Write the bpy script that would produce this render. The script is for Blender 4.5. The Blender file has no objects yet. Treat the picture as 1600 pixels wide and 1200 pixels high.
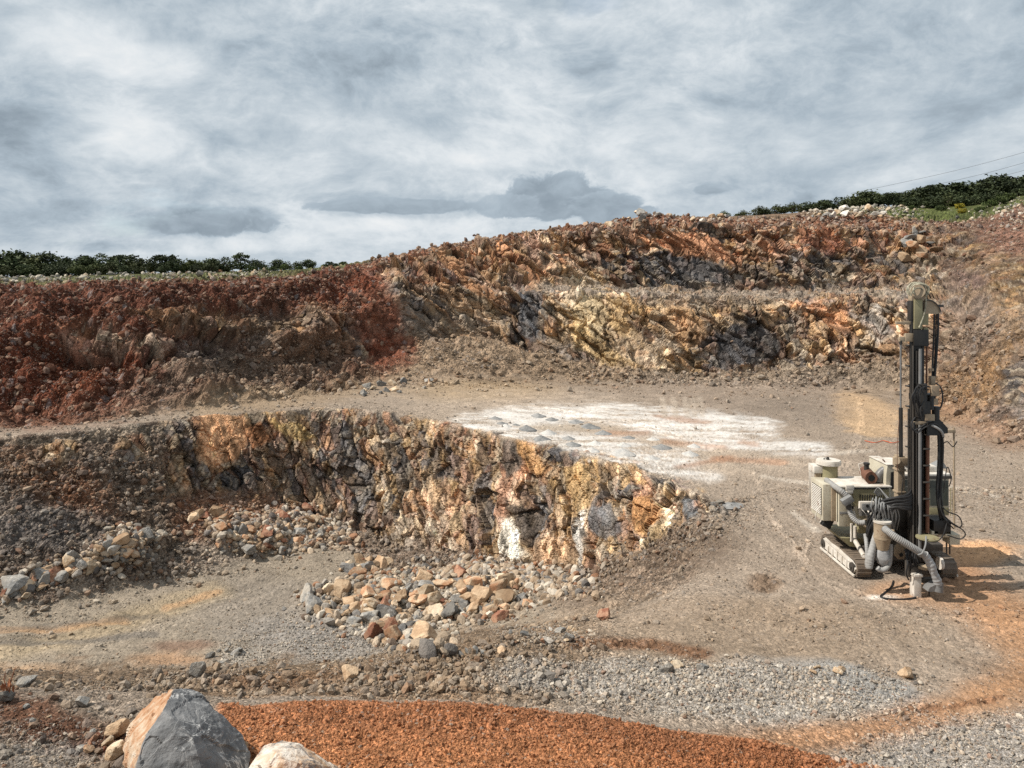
import bpy, bmesh, math, random
import numpy as np
from mathutils import Vector, Matrix, noise as mnoise

# ------------------------------------------------------------------ camera, sky, sun, exposure
scene = bpy.context.scene
COL = scene.collection
F, HY, CH = 1209.0, 450.0, 8.7          # focal length and horizon of the photograph (1600 px wide), eye height (m)
cam_data = bpy.data.cameras.new("camera")
cam_data.sensor_fit = 'HORIZONTAL'
cam_data.sensor_width = 36.0
cam_data.lens = 36.0 * F / 1600.0
cam_data.shift_y = -150.0 / 1600.0
cam_data.clip_start = 0.1
cam_data.clip_end = 20000.0
cam = bpy.data.objects.new("camera", cam_data)
cam.location = (0, 0, CH)
cam.rotation_euler = (math.radians(90), 0, 0)
COL.objects.link(cam)
scene.camera = cam

SUN_DIR = Vector((-0.80, -0.12, 0.92)).normalized()      # towards the sun
SUN_EL = math.asin(SUN_DIR.z)
SUN_ROT = math.atan2(SUN_DIR.x, SUN_DIR.y)

world = bpy.data.worlds.new("World")
scene.world = world
world.use_nodes = True
wt = world.node_tree
for n in list(wt.nodes):
    wt.nodes.remove(n)


class NT:
    """small helper to write node trees briefly"""
    def __init__(self, tree):
        self.t = tree

    def n(self, kind, **kw):
        nd = self.t.nodes.new(kind)
        ins = kw.pop('ins', {})
        for k, v in kw.items():
            setattr(nd, k, v)
        for k, v in ins.items():
            s = nd.inputs[k]
            if hasattr(v, 'is_output'):
                self.t.links.new(v, s)
            else:
                s.default_value = v
        return nd

    def math(self, op, a, b=0.0, c=None, clamp=False):
        ins = {0: a, 1: b}
        if c is not None:
            ins[2] = c
        nd = self.n('ShaderNodeMath', operation=op, ins=ins)
        nd.use_clamp = clamp
        return nd.outputs[0]

    def mix(self, fac, a, b, blend='MIX'):
        nd = self.n('ShaderNodeMix', data_type='RGBA', blend_type=blend)
        for k, v in ((0, fac), (6, a), (7, b)):
            if hasattr(v, 'is_output'):
                self.t.links.new(v, nd.inputs[k])
            else:
                nd.inputs[k].default_value = v if k == 0 or len(v) == 4 else (*v, 1)
        return nd.outputs[2]

    def ramp(self, fac, stops, interp='LINEAR'):
        nd = self.n('ShaderNodeValToRGB', ins={0: fac})
        cr = nd.color_ramp
        cr.interpolation = interp
        while len(cr.elements) < len(stops):
            cr.elements.new(0.5)
        for e, (p, c) in zip(cr.elements, stops):
            e.position = p
            e.color = c if len(c) == 4 else (*c, 1)
        return nd.outputs[0]

    def noise(self, vec, scale, detail=4, rough=.5, dist=0.0, out=0):
        nd = self.n('ShaderNodeTexNoise', ins={'Vector': vec, 'Scale': scale, 'Detail': detail, 'Roughness': rough, 'Distortion': dist})
        return nd.outputs[out]

    def voro(self, vec, scale, out='Distance', feature='F1', rand=1.0):
        nd = self.n('ShaderNodeTexVoronoi', feature=feature, ins={'Vector': vec, 'Scale': scale, 'Randomness': rand})
        return nd.outputs[out]

    def link(self, a, b):
        self.t.links.new(a, b)


def build_sky():
    N = NT(wt)
    tc = N.n('ShaderNodeTexCoord')
    xyz = N.n('ShaderNodeSeparateXYZ', ins={0: tc.outputs['Generated']})
    z = N.math('MAXIMUM', xyz.outputs[2], 0.0)
    den = N.math('ADD', z, 0.24)
    px = N.math('DIVIDE', xyz.outputs[0], den)
    py = N.math('DIVIDE', xyz.outputs[1], den)
    # cloud deck as a flat layer above: bands flatten towards the horizon
    p = N.n('ShaderNodeCombineXYZ', ins={0: px, 1: py, 2: 0.0}).outputs[0]
    big = N.noise(N.n('ShaderNodeVectorMath', operation='ADD', ins={0: p, 1: (3.1, 1.7, 0.4)}).outputs[0], 0.62, 4, .5, .3)
    mid = N.noise(N.n('ShaderNodeVectorMath', operation='ADD', ins={0: p, 1: (11.3, 4.2, 2.0)}).outputs[0], 1.5, 10, .63, .25)
    # billows seen from the side, in angle space
    q = N.n('ShaderNodeVectorMath', operation='MULTIPLY', ins={0: tc.outputs['Generated'], 1: (1.0, 1.0, 1.75)}).outputs[0]
    qw = N.n('ShaderNodeVectorMath', operation='ADD', ins={0: q, 1: N.n('ShaderNodeVectorMath', operation='SCALE', ins={0: N.noise(q, 3.2, 4, .5, 0, 1), 'Scale': .16}).outputs[0]}).outputs[0]
    b1 = N.noise(qw, 4.2, 3, .5)
    puff = N.math('SUBTRACT', 1.0, N.math('ABSOLUTE', N.math('MULTIPLY_ADD', N.noise(qw, 8.5, 9, .64), 3.0, -1.5)))
    bil = N.math('ADD', N.math('MULTIPLY', b1, .62), N.math('MULTIPLY', puff, .27))
    fine = N.noise(qw, 15.0, 8, .66, .2)
    s = N.math('MULTIPLY', big, 0.30)
    s = N.math('MULTIPLY_ADD', mid, 0.30, s)
    s = N.math('MULTIPLY_ADD', bil, 0.58, s)
    s = N.math('MULTIPLY_ADD', fine, 0.27, s)
    s = N.math('SUBTRACT', s, 0.20)

    def blob(dx, dz, rx, rz, amp, s):
        # one cloud bank of the deck, placed by bearing and elevation
        a = N.math('DIVIDE', N.math('SUBTRACT', N.math('DIVIDE', xyz.outputs[0], N.math('MAXIMUM', xyz.outputs[1], .05)), dx), rx)
        e = N.math('DIVIDE', N.math('SUBTRACT', N.math('DIVIDE', xyz.outputs[2], N.math('MAXIMUM', xyz.outputs[1], .05)), dz), rz)
        d2 = N.math('ADD', N.math('MULTIPLY', a, a), N.math('MULTIPLY', e, e))
        d2 = N.math('ADD', d2, N.math('MULTIPLY', N.math('SUBTRACT', bil, .5), 2.2))
        g = N.math('SUBTRACT', 1.0, d2, clamp=True)
        return N.math('MULTIPLY_ADD', g, amp, s)
    for (x, y, rx, ry, amp) in SKY_BANKS:
        s = blob((x - 800) / F, (HY - y) / F, rx / F, ry / F, amp, s)
    # a few lower cumulus heads with their own edge against the deck
    for (cx, cy, rx, ry, tone) in [(868, 306, 88, 44, .40), (955, 326, 74, 30, .42), (800, 322, 60, 22, .44), (330, 350, 120, 22, .41), (620, 322, 150, 15, .43), (1110, 296, 34, 11, .46)]:
        a = N.math('DIVIDE', N.math('SUBTRACT', N.math('DIVIDE', xyz.outputs[0], N.math('MAXIMUM', xyz.outputs[1], .05)), (cx - 800) / F), rx / F)
        e = N.math('DIVIDE', N.math('SUBTRACT', N.math('DIVIDE', xyz.outputs[2], N.math('MAXIMUM', xyz.outputs[1], .05)), (HY - cy) / F), ry / F)
        d2 = N.math('ADD', N.math('MULTIPLY', a, a), N.math('MULTIPLY', e, e))
        lob = N.noise(qw, 21.0, 9, .62, .3)
        d2 = N.math('SUBTRACT', N.math('MULTIPLY_ADD', lob, 2.6, 0.0), N.math('ADD', d2, .15))
        g = N.n('ShaderNodeMapRange', interpolation_type='SMOOTHSTEP', ins={0: d2, 1: .28, 2: .62}).outputs[0]
        tn = N.math('MULTIPLY_ADD', N.math('SUBTRACT', lob, .5), .35, tone)
        tn = N.math('MULTIPLY_ADD', e, .035, tn)
        s = N.math('ADD', N.math('MULTIPLY', s, N.math('SUBTRACT', 1.0, N.math('MULTIPLY', g, .8))), N.math('MULTIPLY', tn, N.math('MULTIPLY', g, .8)))
    cloud = N.ramp(s, [(.25, (.17, .225, .28)), (.40, (.31, .375, .435)), (.49, (.43, .51, .58)), (.57, (.575, .645, .70)), (.65, (.75, .80, .835)), (.76, (.93, .94, .94))])
    cloud = N.n('ShaderNodeVectorMath', operation='SCALE', ins={0: cloud, 'Scale': 8.3}).outputs[0]
    sky = N.n('ShaderNodeTexSky', sky_type='NISHITA')
    sky.sun_disc = False
    sky.sun_elevation = SUN_EL
    sky.sun_rotation = SUN_ROT
    gap = N.ramp(N.noise(p, 0.9, 6, .55), [(.60, (0, 0, 0)), (.74, (.55, .55, .55))])
    col = N.mix(gap, cloud, N.n('ShaderNodeVectorMath', operation='SCALE', ins={0: sky.outputs[0], 'Scale': 1.6}).outputs[0])
    bg = N.n('ShaderNodeBackground', ins={0: col, 1: 0.1})
    out = N.n('ShaderNodeOutputWorld')
    N.link(bg.outputs[0], out.inputs[0])


# cloud banks of the deck: x, y, half width, half height (bearings of the photograph's frame), brightness change
SKY_BANKS = [
    (868, 302, 78, 40, -.17), (945, 318, 70, 24, -.14), (800, 312, 50, 20, -.08), (640, 320, 230, 26, -.10), (330, 345, 150, 26, -.10), (120, 330, 120, 28, -.03),
    (60, 180, 120, 110, -.09), (110, 60, 130, 70, .11), (240, 100, 110, 40, .12), (180, 215, 140, 50, .10), (420, 250, 150, 40, .05), (560, 190, 160, 45, .05),
    (620, 60, 240, 80, -.08), (960, 90, 260, 80, -.07), (1330, 60, 240, 70, -.04), (1120, 230, 240, 60, .10), (1450, 230, 260, 90, .09), (700, 230, 160, 30, .06), (760, 250, 100, 20, .08),
    (300, 385, 140, 18, .08), (560, 350, 120, 16, .08), (450, 375, 160, 20, .04), (1110, 295, 45, 14, -.09), (170, 385, 120, 13, -.10), (1000, 180, 120, 40, -.03),
]
build_sky()

sun_data = bpy.data.lights.new("sun", 'SUN')
sun_data.energy = 5.0
sun_data.angle = math.radians(0.55)
sun_data.color = (1.0, 0.94, 0.85)
sun = bpy.data.objects.new("sun", sun_data)
sun.rotation_euler = SUN_DIR.to_track_quat('Z', 'Y').to_euler()
sun.location = (-40, 0, 60)
COL.objects.link(sun)

scene.view_settings.view_transform = 'Standard'
scene.view_settings.look = 'None'
scene.view_settings.exposure = 0.24
scene.view_settings.gamma = 1.0
scene.view_settings.use_curve_mapping = False
scene.render.engine = 'CYCLES'
scene.cycles.max_bounces = 4
scene.cycles.diffuse_bounces = 3
scene.cycles.glossy_bounces = 2
scene.cycles.transparent_max_bounces = 6
scene.cycles.use_denoising = False


# ------------------------------------------------------------------ small helpers
def tag(o, label=None, cat=None, group=None, kind=None):
    if label: o['label'] = label
    if cat: o['category'] = cat
    if group: o['group'] = group
    if kind: o['kind'] = kind
    return o


def mesh_np(name, co, faces, mat=None, smooth=False):
    """mesh from numpy arrays; faces is (n, 3) or (n, 4)"""
    me = bpy.data.meshes.new(name)
    k = faces.shape[1]
    me.vertices.add(len(co))
    me.vertices.foreach_set('co', np.ascontiguousarray(co, dtype=np.float32).ravel())
    me.loops.add(faces.size)
    me.loops.foreach_set('vertex_index', np.ascontiguousarray(faces, dtype=np.int32).ravel())
    me.polygons.add(len(faces))
    me.polygons.foreach_set('loop_start', np.arange(0, faces.size, k, dtype=np.int32))
    me.polygons.foreach_set('use_smooth', np.full(len(faces), smooth, dtype=bool))
    me.update(calc_edges=True)
    if mat: me.materials.append(mat)
    return me


def add_attr(me, name, data):
    if data.ndim == 2:
        a = me.attributes.new(name, 'FLOAT_COLOR', 'POINT')
        d = np.ones((len(data), 4), dtype=np.float32)
        d[:, :3] = data
        a.data.foreach_set('color', d.ravel())
    else:
        a = me.attributes.new(name, 'FLOAT', 'POINT')
        a.data.foreach_set('value', np.ascontiguousarray(data, dtype=np.float32))


def link_obj(name, me, loc=(0, 0, 0), parent=None):
    o = bpy.data.objects.new(name, me)
    o.location = loc
    if parent: o.parent = parent
    COL.objects.link(o)
    return o


# ------------------------------------------------------------------ numpy noise
def _hash(ix, iy, iz, s):
    h = (ix.astype(np.int64) * 374761393 + iy.astype(np.int64) * 668265263 + iz.astype(np.int64) * 2147483647 * 3 + s * 1274126177) & 0xFFFFFFFF
    h = ((h ^ (h >> 13)) * 1274126177) & 0xFFFFFFFF
    h = ((h ^ (h >> 16)) * 2246822519) & 0xFFFFFFFF
    return (h ^ (h >> 15)) & 0xFFFFFFFF


def hrand(h, k):
    h = (h * (2654435761 + 2 * k * 40503) + k * 97531) & 0xFFFFFFFF
    h = ((h ^ (h >> 15)) * 2246822519) & 0xFFFFFFFF
    h = ((h ^ (h >> 13)) * 3266489917) & 0xFFFFFFFF
    return ((h ^ (h >> 16)) & 0xFFFFFF).astype(np.float32) / np.float32(0xFFFFFF)


_rs = np.random.RandomState(7)
_tab = _rs.rand(64, 64, 64).astype(np.float32) * 2 - 1


def vnoise(p, seed=0):
    """value noise, quintic blend, on a 64^3 lattice (cheap); roughly -1..1"""
    q = p + np.float32(seed * 7.31 + 1000.0)
    i = np.floor(q).astype(np.int32)
    f = (q - i).astype(np.float32)
    f = f * f * f * (f * (f * 6 - 15) + 10)
    a = i & 63
    b = (i + 1) & 63
    x0, y0, z0 = a[..., 0], a[..., 1], a[..., 2]
    x1, y1, z1 = b[..., 0], b[..., 1], b[..., 2]
    fx, fy, fz = f[..., 0], f[..., 1], f[..., 2]
    c00 = _tab[x0, y0, z0] * (1 - fx) + _tab[x1, y0, z0] * fx
    c10 = _tab[x0, y1, z0] * (1 - fx) + _tab[x1, y1, z0] * fx
    c01 = _tab[x0, y0, z1] * (1 - fx) + _tab[x1, y0, z1] * fx
    c11 = _tab[x0, y1, z1] * (1 - fx) + _tab[x1, y1, z1] * fx
    c0 = c00 * (1 - fy) + c10 * fy
    c1 = c01 * (1 - fy) + c11 * fy
    return c0 * (1 - fz) + c1 * fz


def fbm(p, scale, octaves=4, rough=.5, seed=0):
    s = np.zeros(p.shape[:-1], dtype=np.float32)
    a, t = 1.0, 0.0
    q = p.astype(np.float32) * np.float32(scale)
    for o in range(octaves):
        s += a * vnoise(q, seed + o * 3)
        t += a
        a *= rough
        q = q * np.float32(2.03)
    return s / np.float32(t)


def voronoi(p, seed=0, second=True):
    """returns nearest cell hash, offset to its centre, F1, F2"""
    i0 = np.floor(p).astype(np.int32)
    f1 = np.full(len(p), 9.0, np.float32)
    f2 = np.full(len(p), 9.0, np.float32)
    hid = np.zeros(len(p), np.int64)
    off = np.zeros((len(p), 3), np.float32)
    for dx in (-1, 0, 1):
        for dy in (-1, 0, 1):
            for dz in (-1, 0, 1):
                cx, cy, cz = i0[:, 0] + dx, i0[:, 1] + dy, i0[:, 2] + dz
                h = _hash(cx, cy, cz, seed)
                vx = p[:, 0] - (cx + .1 + .8 * hrand(h, 1))
                vy = p[:, 1] - (cy + .1 + .8 * hrand(h, 2))
                vz = p[:, 2] - (cz + .1 + .8 * hrand(h, 3))
                d = vx * vx + vy * vy + vz * vz
                m = d < f1
                if second:
                    f2 = np.where(m, f1, np.minimum(f2, d))
                f1 = np.where(m, d, f1)
                hid = np.where(m, h, hid)
                off[m, 0] = vx[m]; off[m, 1] = vy[m]; off[m, 2] = vz[m]
    return hid, off, np.sqrt(f1), np.sqrt(f2)


def sstep(a, b, x):
    t = np.clip((x - a) / (b - a), 0, 1)
    return t * t * (3 - 2 * t)
# ------------------------------------------------------------------ the land: one sheet lofted through the feature lines of the quarry
KX = np.array([-500, -200, 0, 100, 200, 300, 400, 500, 600, 700, 800, 900, 1000, 1100, 1200, 1300, 1400, 1500, 1600, 1800, 2100], float)


def zrow(pts):          # (bearing px, height px, z): a line on ground of known level
    a = np.array(pts, float)
    py = np.interp(KXF, a[:, 0], a[:, 1]); z = np.interp(KXF, a[:, 0], a[:, 2])
    return py, (CH - z) * F / (py - HY)


def yrow(pts):          # (bearing px, height px, distance): a line at known distance
    a = np.array(pts, float)
    return np.interp(KXF, a[:, 0], a[:, 1]), np.interp(KXF, a[:, 0], a[:, 2])


PX0, PX1, DPX = -330.0, 1930.0, 1.7
KXF = np.arange(PX0, PX1 + .1, DPX)
NC = len(KXF)
ROWS = [
    # A, at the viewer's feet
    yrow([(-500, 1290, 2.5), (2100, 1290, 2.5)]),
    # B, foot of the frame
    zrow([(-500, 1235, 1.5), (280, 1235, 1.6), (700, 1235, 1.6), (1000, 1235, 1.2), (1300, 1240, .4), (1600, 1250, 0), (2100, 1250, 0)]),
    # C, crest of the red mound
    zrow([(-500, 1090, 1.1), (0, 1085, 1.1), (200, 1085, 1.2), (370, 1108, 1.25), (430, 1096, 1.3), (500, 1093, 1.3), (700, 1098, 1.3), (900, 1115, 1.0), (1050, 1137, .7), (1200, 1163, .35), (1350, 1202, .1), (1600, 1225, 0), (2100, 1228, 0)]),
    # D, behind the mound
    zrow([(-500, 1082, .6), (0, 1077, .6), (200, 1077, .6), (370, 1092, .45), (500, 1088, .35), (700, 1093, .3), (900, 1110, .25), (1050, 1132, .2), (1200, 1157, .1), (1350, 1195, .03), (1600, 1216, 0), (2100, 1218, 0)]),
    # E, crest of the berm before the pit
    zrow([(-500, 1060, .4), (0, 1055, .4), (150, 1058, .4), (300, 1052, .35), (430, 1048, .35), (560, 1042, .35), (640, 1024, .38), (720, 1008, .4), (800, 1003, .35), (900, 998, .2), (1000, 992, .03), (1100, 985, 0), (2100, 985, 0)]),
    # F, foot of the berm's far side
    zrow([(-500, 1052, -5.2), (0, 1052, -5.2), (300, 1048, -5.2), (560, 1036, -5.2), (640, 1012, -5.2), (720, 988, -5), (800, 977, -4.2), (900, 967, -2.4), (1000, 952, -.5), (1100, 932, 0), (2100, 960, 0)]),
    # G, edge of the pit floor below the screes
    zrow([(-500, 970, -5), (0, 960, -5.2), (150, 935, -5.5), (300, 905, -5.8), (420, 872, -6), (500, 852, -6), (560, 872, -6.1), (620, 900, -6.2), (700, 915, -6.1), (800, 918, -5.7), (870, 915, -5.2), (950, 903, -4.5), (1000, 890, -2.9), (1040, 870, -1.6), (1100, 850, -.2), (1150, 830, 0), (1200, 800, 0), (2100, 800, 0)]),
    # H, foot of the lower face
    yrow([(-500, 830, 36), (0, 780, 38), (150, 772, 40), (250, 780, 42.5), (330, 770, 45), (420, 780, 46.5), (480, 800, 47), (560, 832, 45.8), (620, 850, 44.5), (700, 862, 43), (780, 878, 40.4), (850, 888, 38.4), (920, 892, 36.6), (960, 880, 35.2), (1000, 862, 33.5), (1040, 838, 32), (1075, 812, 31), (1100, 802, 29.9), (1130, 795, 30.5), (1200, 770, 32.9), (2100, 770, 32.9)]),
    # I, rim of the lower face
    zrow([(-500, 690, .8), (0, 682, .8), (100, 674, .85), (200, 664, .9), (320, 648, 1.0), (420, 643, 1.0), (500, 637, 1.0), (580, 640, .9), (650, 650, .8), (720, 664, .65), (800, 684, .5), (880, 703, .3), (960, 722, .2), (1040, 745, .1), (1085, 768, .05), (1120, 785, 0), (1160, 780, 0), (1200, 762, 0), (2100, 762, 0)]),
    # J, foot of the upper screes
    zrow([(-500, 660, .9), (0, 668, .9), (100, 662, .95), (200, 652, 1.0), (300, 640, 1.1), (400, 630, 1.1), (500, 612, 1.1), (600, 598, 1.0), (700, 600, .9), (800, 600, .6), (1000, 600, .4), (1200, 610, .2), (1300, 607, .1), (1400, 612, 0), (1480, 642, 0), (1540, 680, 0), (1600, 697, 0), (1800, 735, 0), (2100, 790, 0)]),
    # K, top of the screes
    yrow([(-500, 600, 44), (0, 590, 47), (200, 580, 50), (300, 560, 54), (400, 560, 59), (500, 560, 64), (560, 560, 67), (600, 556, 69), (660, 532, 72), (720, 524, 73), (800, 535, 73), (850, 545, 72.5), (900, 562, 71), (1000, 575, 69), (1100, 582, 69), (1200, 577, 69), (1300, 566, 69), (1400, 560, 68), (1480, 575, 60), (1540, 600, 52), (1600, 610, 48), (1800, 640, 38), (2100, 690, 30)]),
    # L, outer edge of the middle bench
    yrow([(-500, 520, 47), (0, 520, 50), (200, 515, 53), (300, 500, 57), (400, 500, 62), (500, 490, 67), (600, 470, 71.5), (700, 455, 74), (800, 455, 75), (900, 456, 73.5), (1000, 459, 72), (1100, 460, 72), (1200, 463, 72), (1300, 464, 72), (1400, 462, 71.5), (1480, 490, 64), (1540, 510, 57), (1600, 510, 53), (1800, 490, 42), (2100, 480, 33)]),
    # M, inner edge of the middle bench
    yrow([(-500, 480, 50), (0, 480, 53), (200, 478, 56), (400, 470, 65), (500, 460, 70), (600, 442, 73), (700, 430, 75.5), (800, 432, 76.5), (850, 444, 77), (900, 448, 78), (1000, 452, 78.5), (1100, 455, 79), (1200, 457, 79), (1300, 456, 79), (1400, 450, 78.5), (1480, 420, 75), (1540, 420, 68), (1600, 440, 61), (1800, 420, 48), (2100, 400, 37)]),
    # N, rim of the upper face
    yrow([(-500, 456, 56), (0, 452, 58), (200, 449, 61), (400, 443, 68), (500, 431, 73), (560, 420, 75.5), (600, 411, 77), (700, 391, 79), (800, 375, 80), (900, 361, 81), (1000, 352, 81.5), (1100, 352, 82), (1200, 353, 82), (1300, 356, 83), (1350, 358, 84), (1420, 355, 84), (1500, 357, 83), (1600, 348, 80), (1800, 320, 75), (2100, 280, 70)]),
    # O, spoil and stones above the rim
    yrow([(-500, 447, 72), (0, 446, 74), (200, 442, 77), (400, 434, 82), (500, 424, 84), (560, 414, 84), (600, 406, 85), (700, 386, 86), (800, 370, 87), (900, 355, 88), (1000, 341, 89), (1030, 336, 89), (1100, 345, 90), (1200, 347, 90), (1300, 338, 91), (1350, 334, 92), (1400, 341, 92), (1440, 350, 92), (1500, 351, 92), (1540, 346, 92), (1600, 324, 90), (1800, 280, 86), (2100, 240, 82)]),
    # P, plateau at the trees
    yrow([(-500, 433, 125), (0, 431, 125), (200, 424, 130), (300, 422, 130), (400, 422, 130), (480, 418, 128), (560, 412, 126), (600, 406, 125), (700, 388, 125), (800, 373, 125), (900, 358, 125), (1000, 343, 125), (1100, 338, 125), (1200, 332, 125), (1300, 326, 125), (1380, 320, 126), (1450, 315, 128), (1500, 311, 128), (1560, 304, 128), (1600, 298, 128), (1800, 268, 128), (2100, 225, 128)]),
    # Q, far edge
    yrow([(-500, 452, 420), (500, 450, 420), (700, 425, 400), (1000, 380, 380), (1300, 350, 380), (1600, 320, 380), (2100, 260, 380)]),
]
NSUB = [10, 84, 10, 135, 46, 96, 105, 150, 110, 70, 78, 30, 88, 26, 22, 6]


def smooth1(a, sig):
    r = int(sig * 3)
    k = np.exp(-.5 * (np.arange(-r, r + 1) / sig) ** 2); k /= k.sum()
    return np.convolve(np.pad(a, r, mode='edge'), k, mode='valid')


wob = np.random.RandomState(3)
P3, RV = [], []
for k, (py, Y) in enumerate(ROWS):
    sig = 9 if k in (7, 8, 12, 13, 14) else 16
    py, Y = smooth1(py, sig), smooth1(Y, sig)
    ROWS[k] = (py, Y)
    P3.append(np.stack([(KXF - 800) * Y / F, Y, CH - (py - HY) * Y / F], -1))
pos, rowv = [], []
for k, n in enumerate(NSUB):
    for j in range(n):
        t = j / n
        pos.append(P3[k] * (1 - t) + P3[k + 1] * t); rowv.append(k + t)
pos.append(P3[-1]); rowv.append(len(P3) - 1)
POS = np.array(pos, np.float32); ROWV = np.array(rowv, np.float32)
NR = len(ROWV)


def smooth_rows(A, sig):
    r = int(sig * 3)
    k = np.exp(-.5 * (np.arange(-r, r + 1) / sig) ** 2); k /= k.sum()
    P = np.pad(A, ((r, r), (0, 0), (0, 0)), mode='edge')
    out = np.zeros_like(A)
    for i, w in enumerate(k):
        out += np.float32(w) * P[i:i + A.shape[0]]
    return out


POS = smooth_rows(POS, 3.0)
PXG = 800 + POS[..., 0] / POS[..., 1] * F
PYG = HY + (CH - POS[..., 2]) / POS[..., 1] * F
RG = np.repeat(ROWV[:, None], NC, 1)


def normals(A):
    du = np.empty_like(A); dv = np.empty_like(A)
    du[:, 1:-1] = A[:, 2:] - A[:, :-2]; du[:, 0] = A[:, 1] - A[:, 0]; du[:, -1] = A[:, -1] - A[:, -2]
    dv[1:-1] = A[2:] - A[:-2]; dv[0] = A[1] - A[0]; dv[-1] = A[-1] - A[-2]
    n = np.cross(du, dv)
    return n / np.maximum(np.linalg.norm(n, axis=-1, keepdims=True), 1e-9)


NRM = normals(smooth_rows(POS, 5.0))
FLAT = POS.reshape(-1, 3)
W1 = fbm(FLAT, .22, 4, .55, 1).reshape(NR, NC)          # slow wander, used to fray every border
W2 = fbm(FLAT, .22, 4, .55, 21).reshape(NR, NC)
W3 = fbm(FLAT, 1.1, 4, .6, 41).reshape(NR, NC)
W4 = fbm(FLAT, 1.1, 4, .6, 61).reshape(NR, NC)


def band(a, b, sa=.15, sb=.15, wig=.0):
    r = RG + wig * W3
    return sstep(a - sa, a + sa, r) * (1 - sstep(b - sb, b + sb, r))


def xband(a, b, s=25, wig=18):
    x = PXG + wig * W1 * 2 + wig * .6 * W3
    return sstep(a - s, a + s, x) * (1 - sstep(b - s, b + s, x))


def ell(cx, cy, rx, ry, ang=0, soft=.5, wig=.35):
    """soft-edged patch of ground around the spot seen at (cx, cy), frayed by the wander"""
    c, s = math.cos(math.radians(ang)), math.sin(math.radians(ang))
    dx, dy = PXG - cx, PYG - cy
    u = (dx * c + dy * s) / rx; v = (-dx * s + dy * c) / ry
    d = np.sqrt(u * u + v * v) + wig * (W3 * 1.0 + W1 * .7)
    return 1 - sstep(1 - soft, 1 + soft, d)


def stroke(pts, w, soft=.6, wig=.4):
    d = np.full((NR, NC), 1e9, np.float32)
    for (ax, ay), (bx, by) in zip(pts[:-1], pts[1:]):
        ex, ey = bx - ax, by - ay
        t = np.clip(((PXG - ax) * ex + (PYG - ay) * ey * 9) / (ex * ex + ey * ey * 9 + 1e-6), 0, 1)
        # the ground is seen at a slant, so a stripe is wider across than in height
        d = np.minimum(d, np.hypot((PXG - ax - t * ex) * .45, PYG - ay - t * ey))
    d = d / w + wig * (W3 + .7 * W1)
    return 1 - sstep(1 - soft, 1 + soft, d)


# ---- rock mask
ROCK = np.zeros((NR, NC), np.float32)
low_face = band(7.0, 8.0, .09, .035, .12) * xband(255, 1100, 14, 10)
up_face = band(9.95, 11.0, .16, .05, .22) * xband(560, 1475, 30, 14)
up_face2 = band(12.0, 13.05, .08, .05, .06) * xband(585, 1470, 25, 14)
ledge = band(10.9, 12.1, .05, .05) * (1 - xband(840, 1440, 25, 10)) * xband(590, 1480, 25, 10)
ledge = np.maximum(ledge, .8 * band(10.9, 12.1, .05, .05) * sstep(.02, .22, W3 + .5 * W2) * xband(590, 1480, 25, 10))
ROCK = np.maximum.reduce([low_face, up_face, up_face2, ledge])
for e in [(205, 700, 26, 22), (90, 705, 30, 20), (470, 500, 60, 20), (330, 495, 60, 20, 10), (250, 540, 40, 18, 25), (240, 590, 20, 18), (545, 520, 26, 26), (150, 515, 60, 16, 8),
          (1575, 440, 35, 40), (1590, 590, 30, 40), (1505, 390, 40, 30), (1440, 390, 60, 40)]:
    ROCK = np.maximum(ROCK, .85 * ell(*e, soft=.35) * (RG > 6.8) * (RG < 13.3))
for e in [(1000, 545, 50, 22), (705, 515, 70, 22), (640, 500, 34, 30), (1120, 470, 120, 10), (870, 545, 40, 20)]:
    ROCK *= 1 - .55 * ell(*e)
ROCK *= 1 - .95 * ell(592, 495, 44, 78, -14, .35)
ROCK *= 1 - .9 * ell(612, 548, 44, 26, 10, .35)
LOWER = RG < 8.6

# ---- colours (albedo)
GREY = np.array((.105, .105, .108)); DGREY = np.array((.055, .055, .06)); OCHRE = np.array((.39, .25, .115)); CREAM = np.array((.62, .51, .375))
ORANGE = np.array((.37, .175, .085)); RED = np.array((.15, .056, .034)); PINK = np.array((.42, .26, .18)); BROWN = np.array((.19, .13, .085))
GROUND = np.array((.250, .200, .156))
col = np.empty((NR, NC, 3), np.float32); col[:] = GROUND


def paint(mask, c, k=1.0):
    m = (mask * k)[..., None].astype(np.float32)
    col[:] = col * (1 - m) + np.asarray(c, np.float32) * m


# upper screes and floors
paint(band(9.0, 10.2, .25, .3, .3), (.215, .155, .105))
paint(band(9.0, 9.9, .2, .4, .3) * xband(1000, 1420, 60), (.20, .155, .115))
paint(band(8.5, 9.35, .3, .25, .3) * xband(980, 1330, 60), (.235, .185, .145), .8)
paint(ell(750, 610, 110, 16), (.30, .215, .13), .7)
paint(ell(1355, 650, 55, 32, 20, .3), (.40, .275, .165), .8)
paint(ell(1230, 640, 90, 22), (.185, .15, .12), .6)
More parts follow.
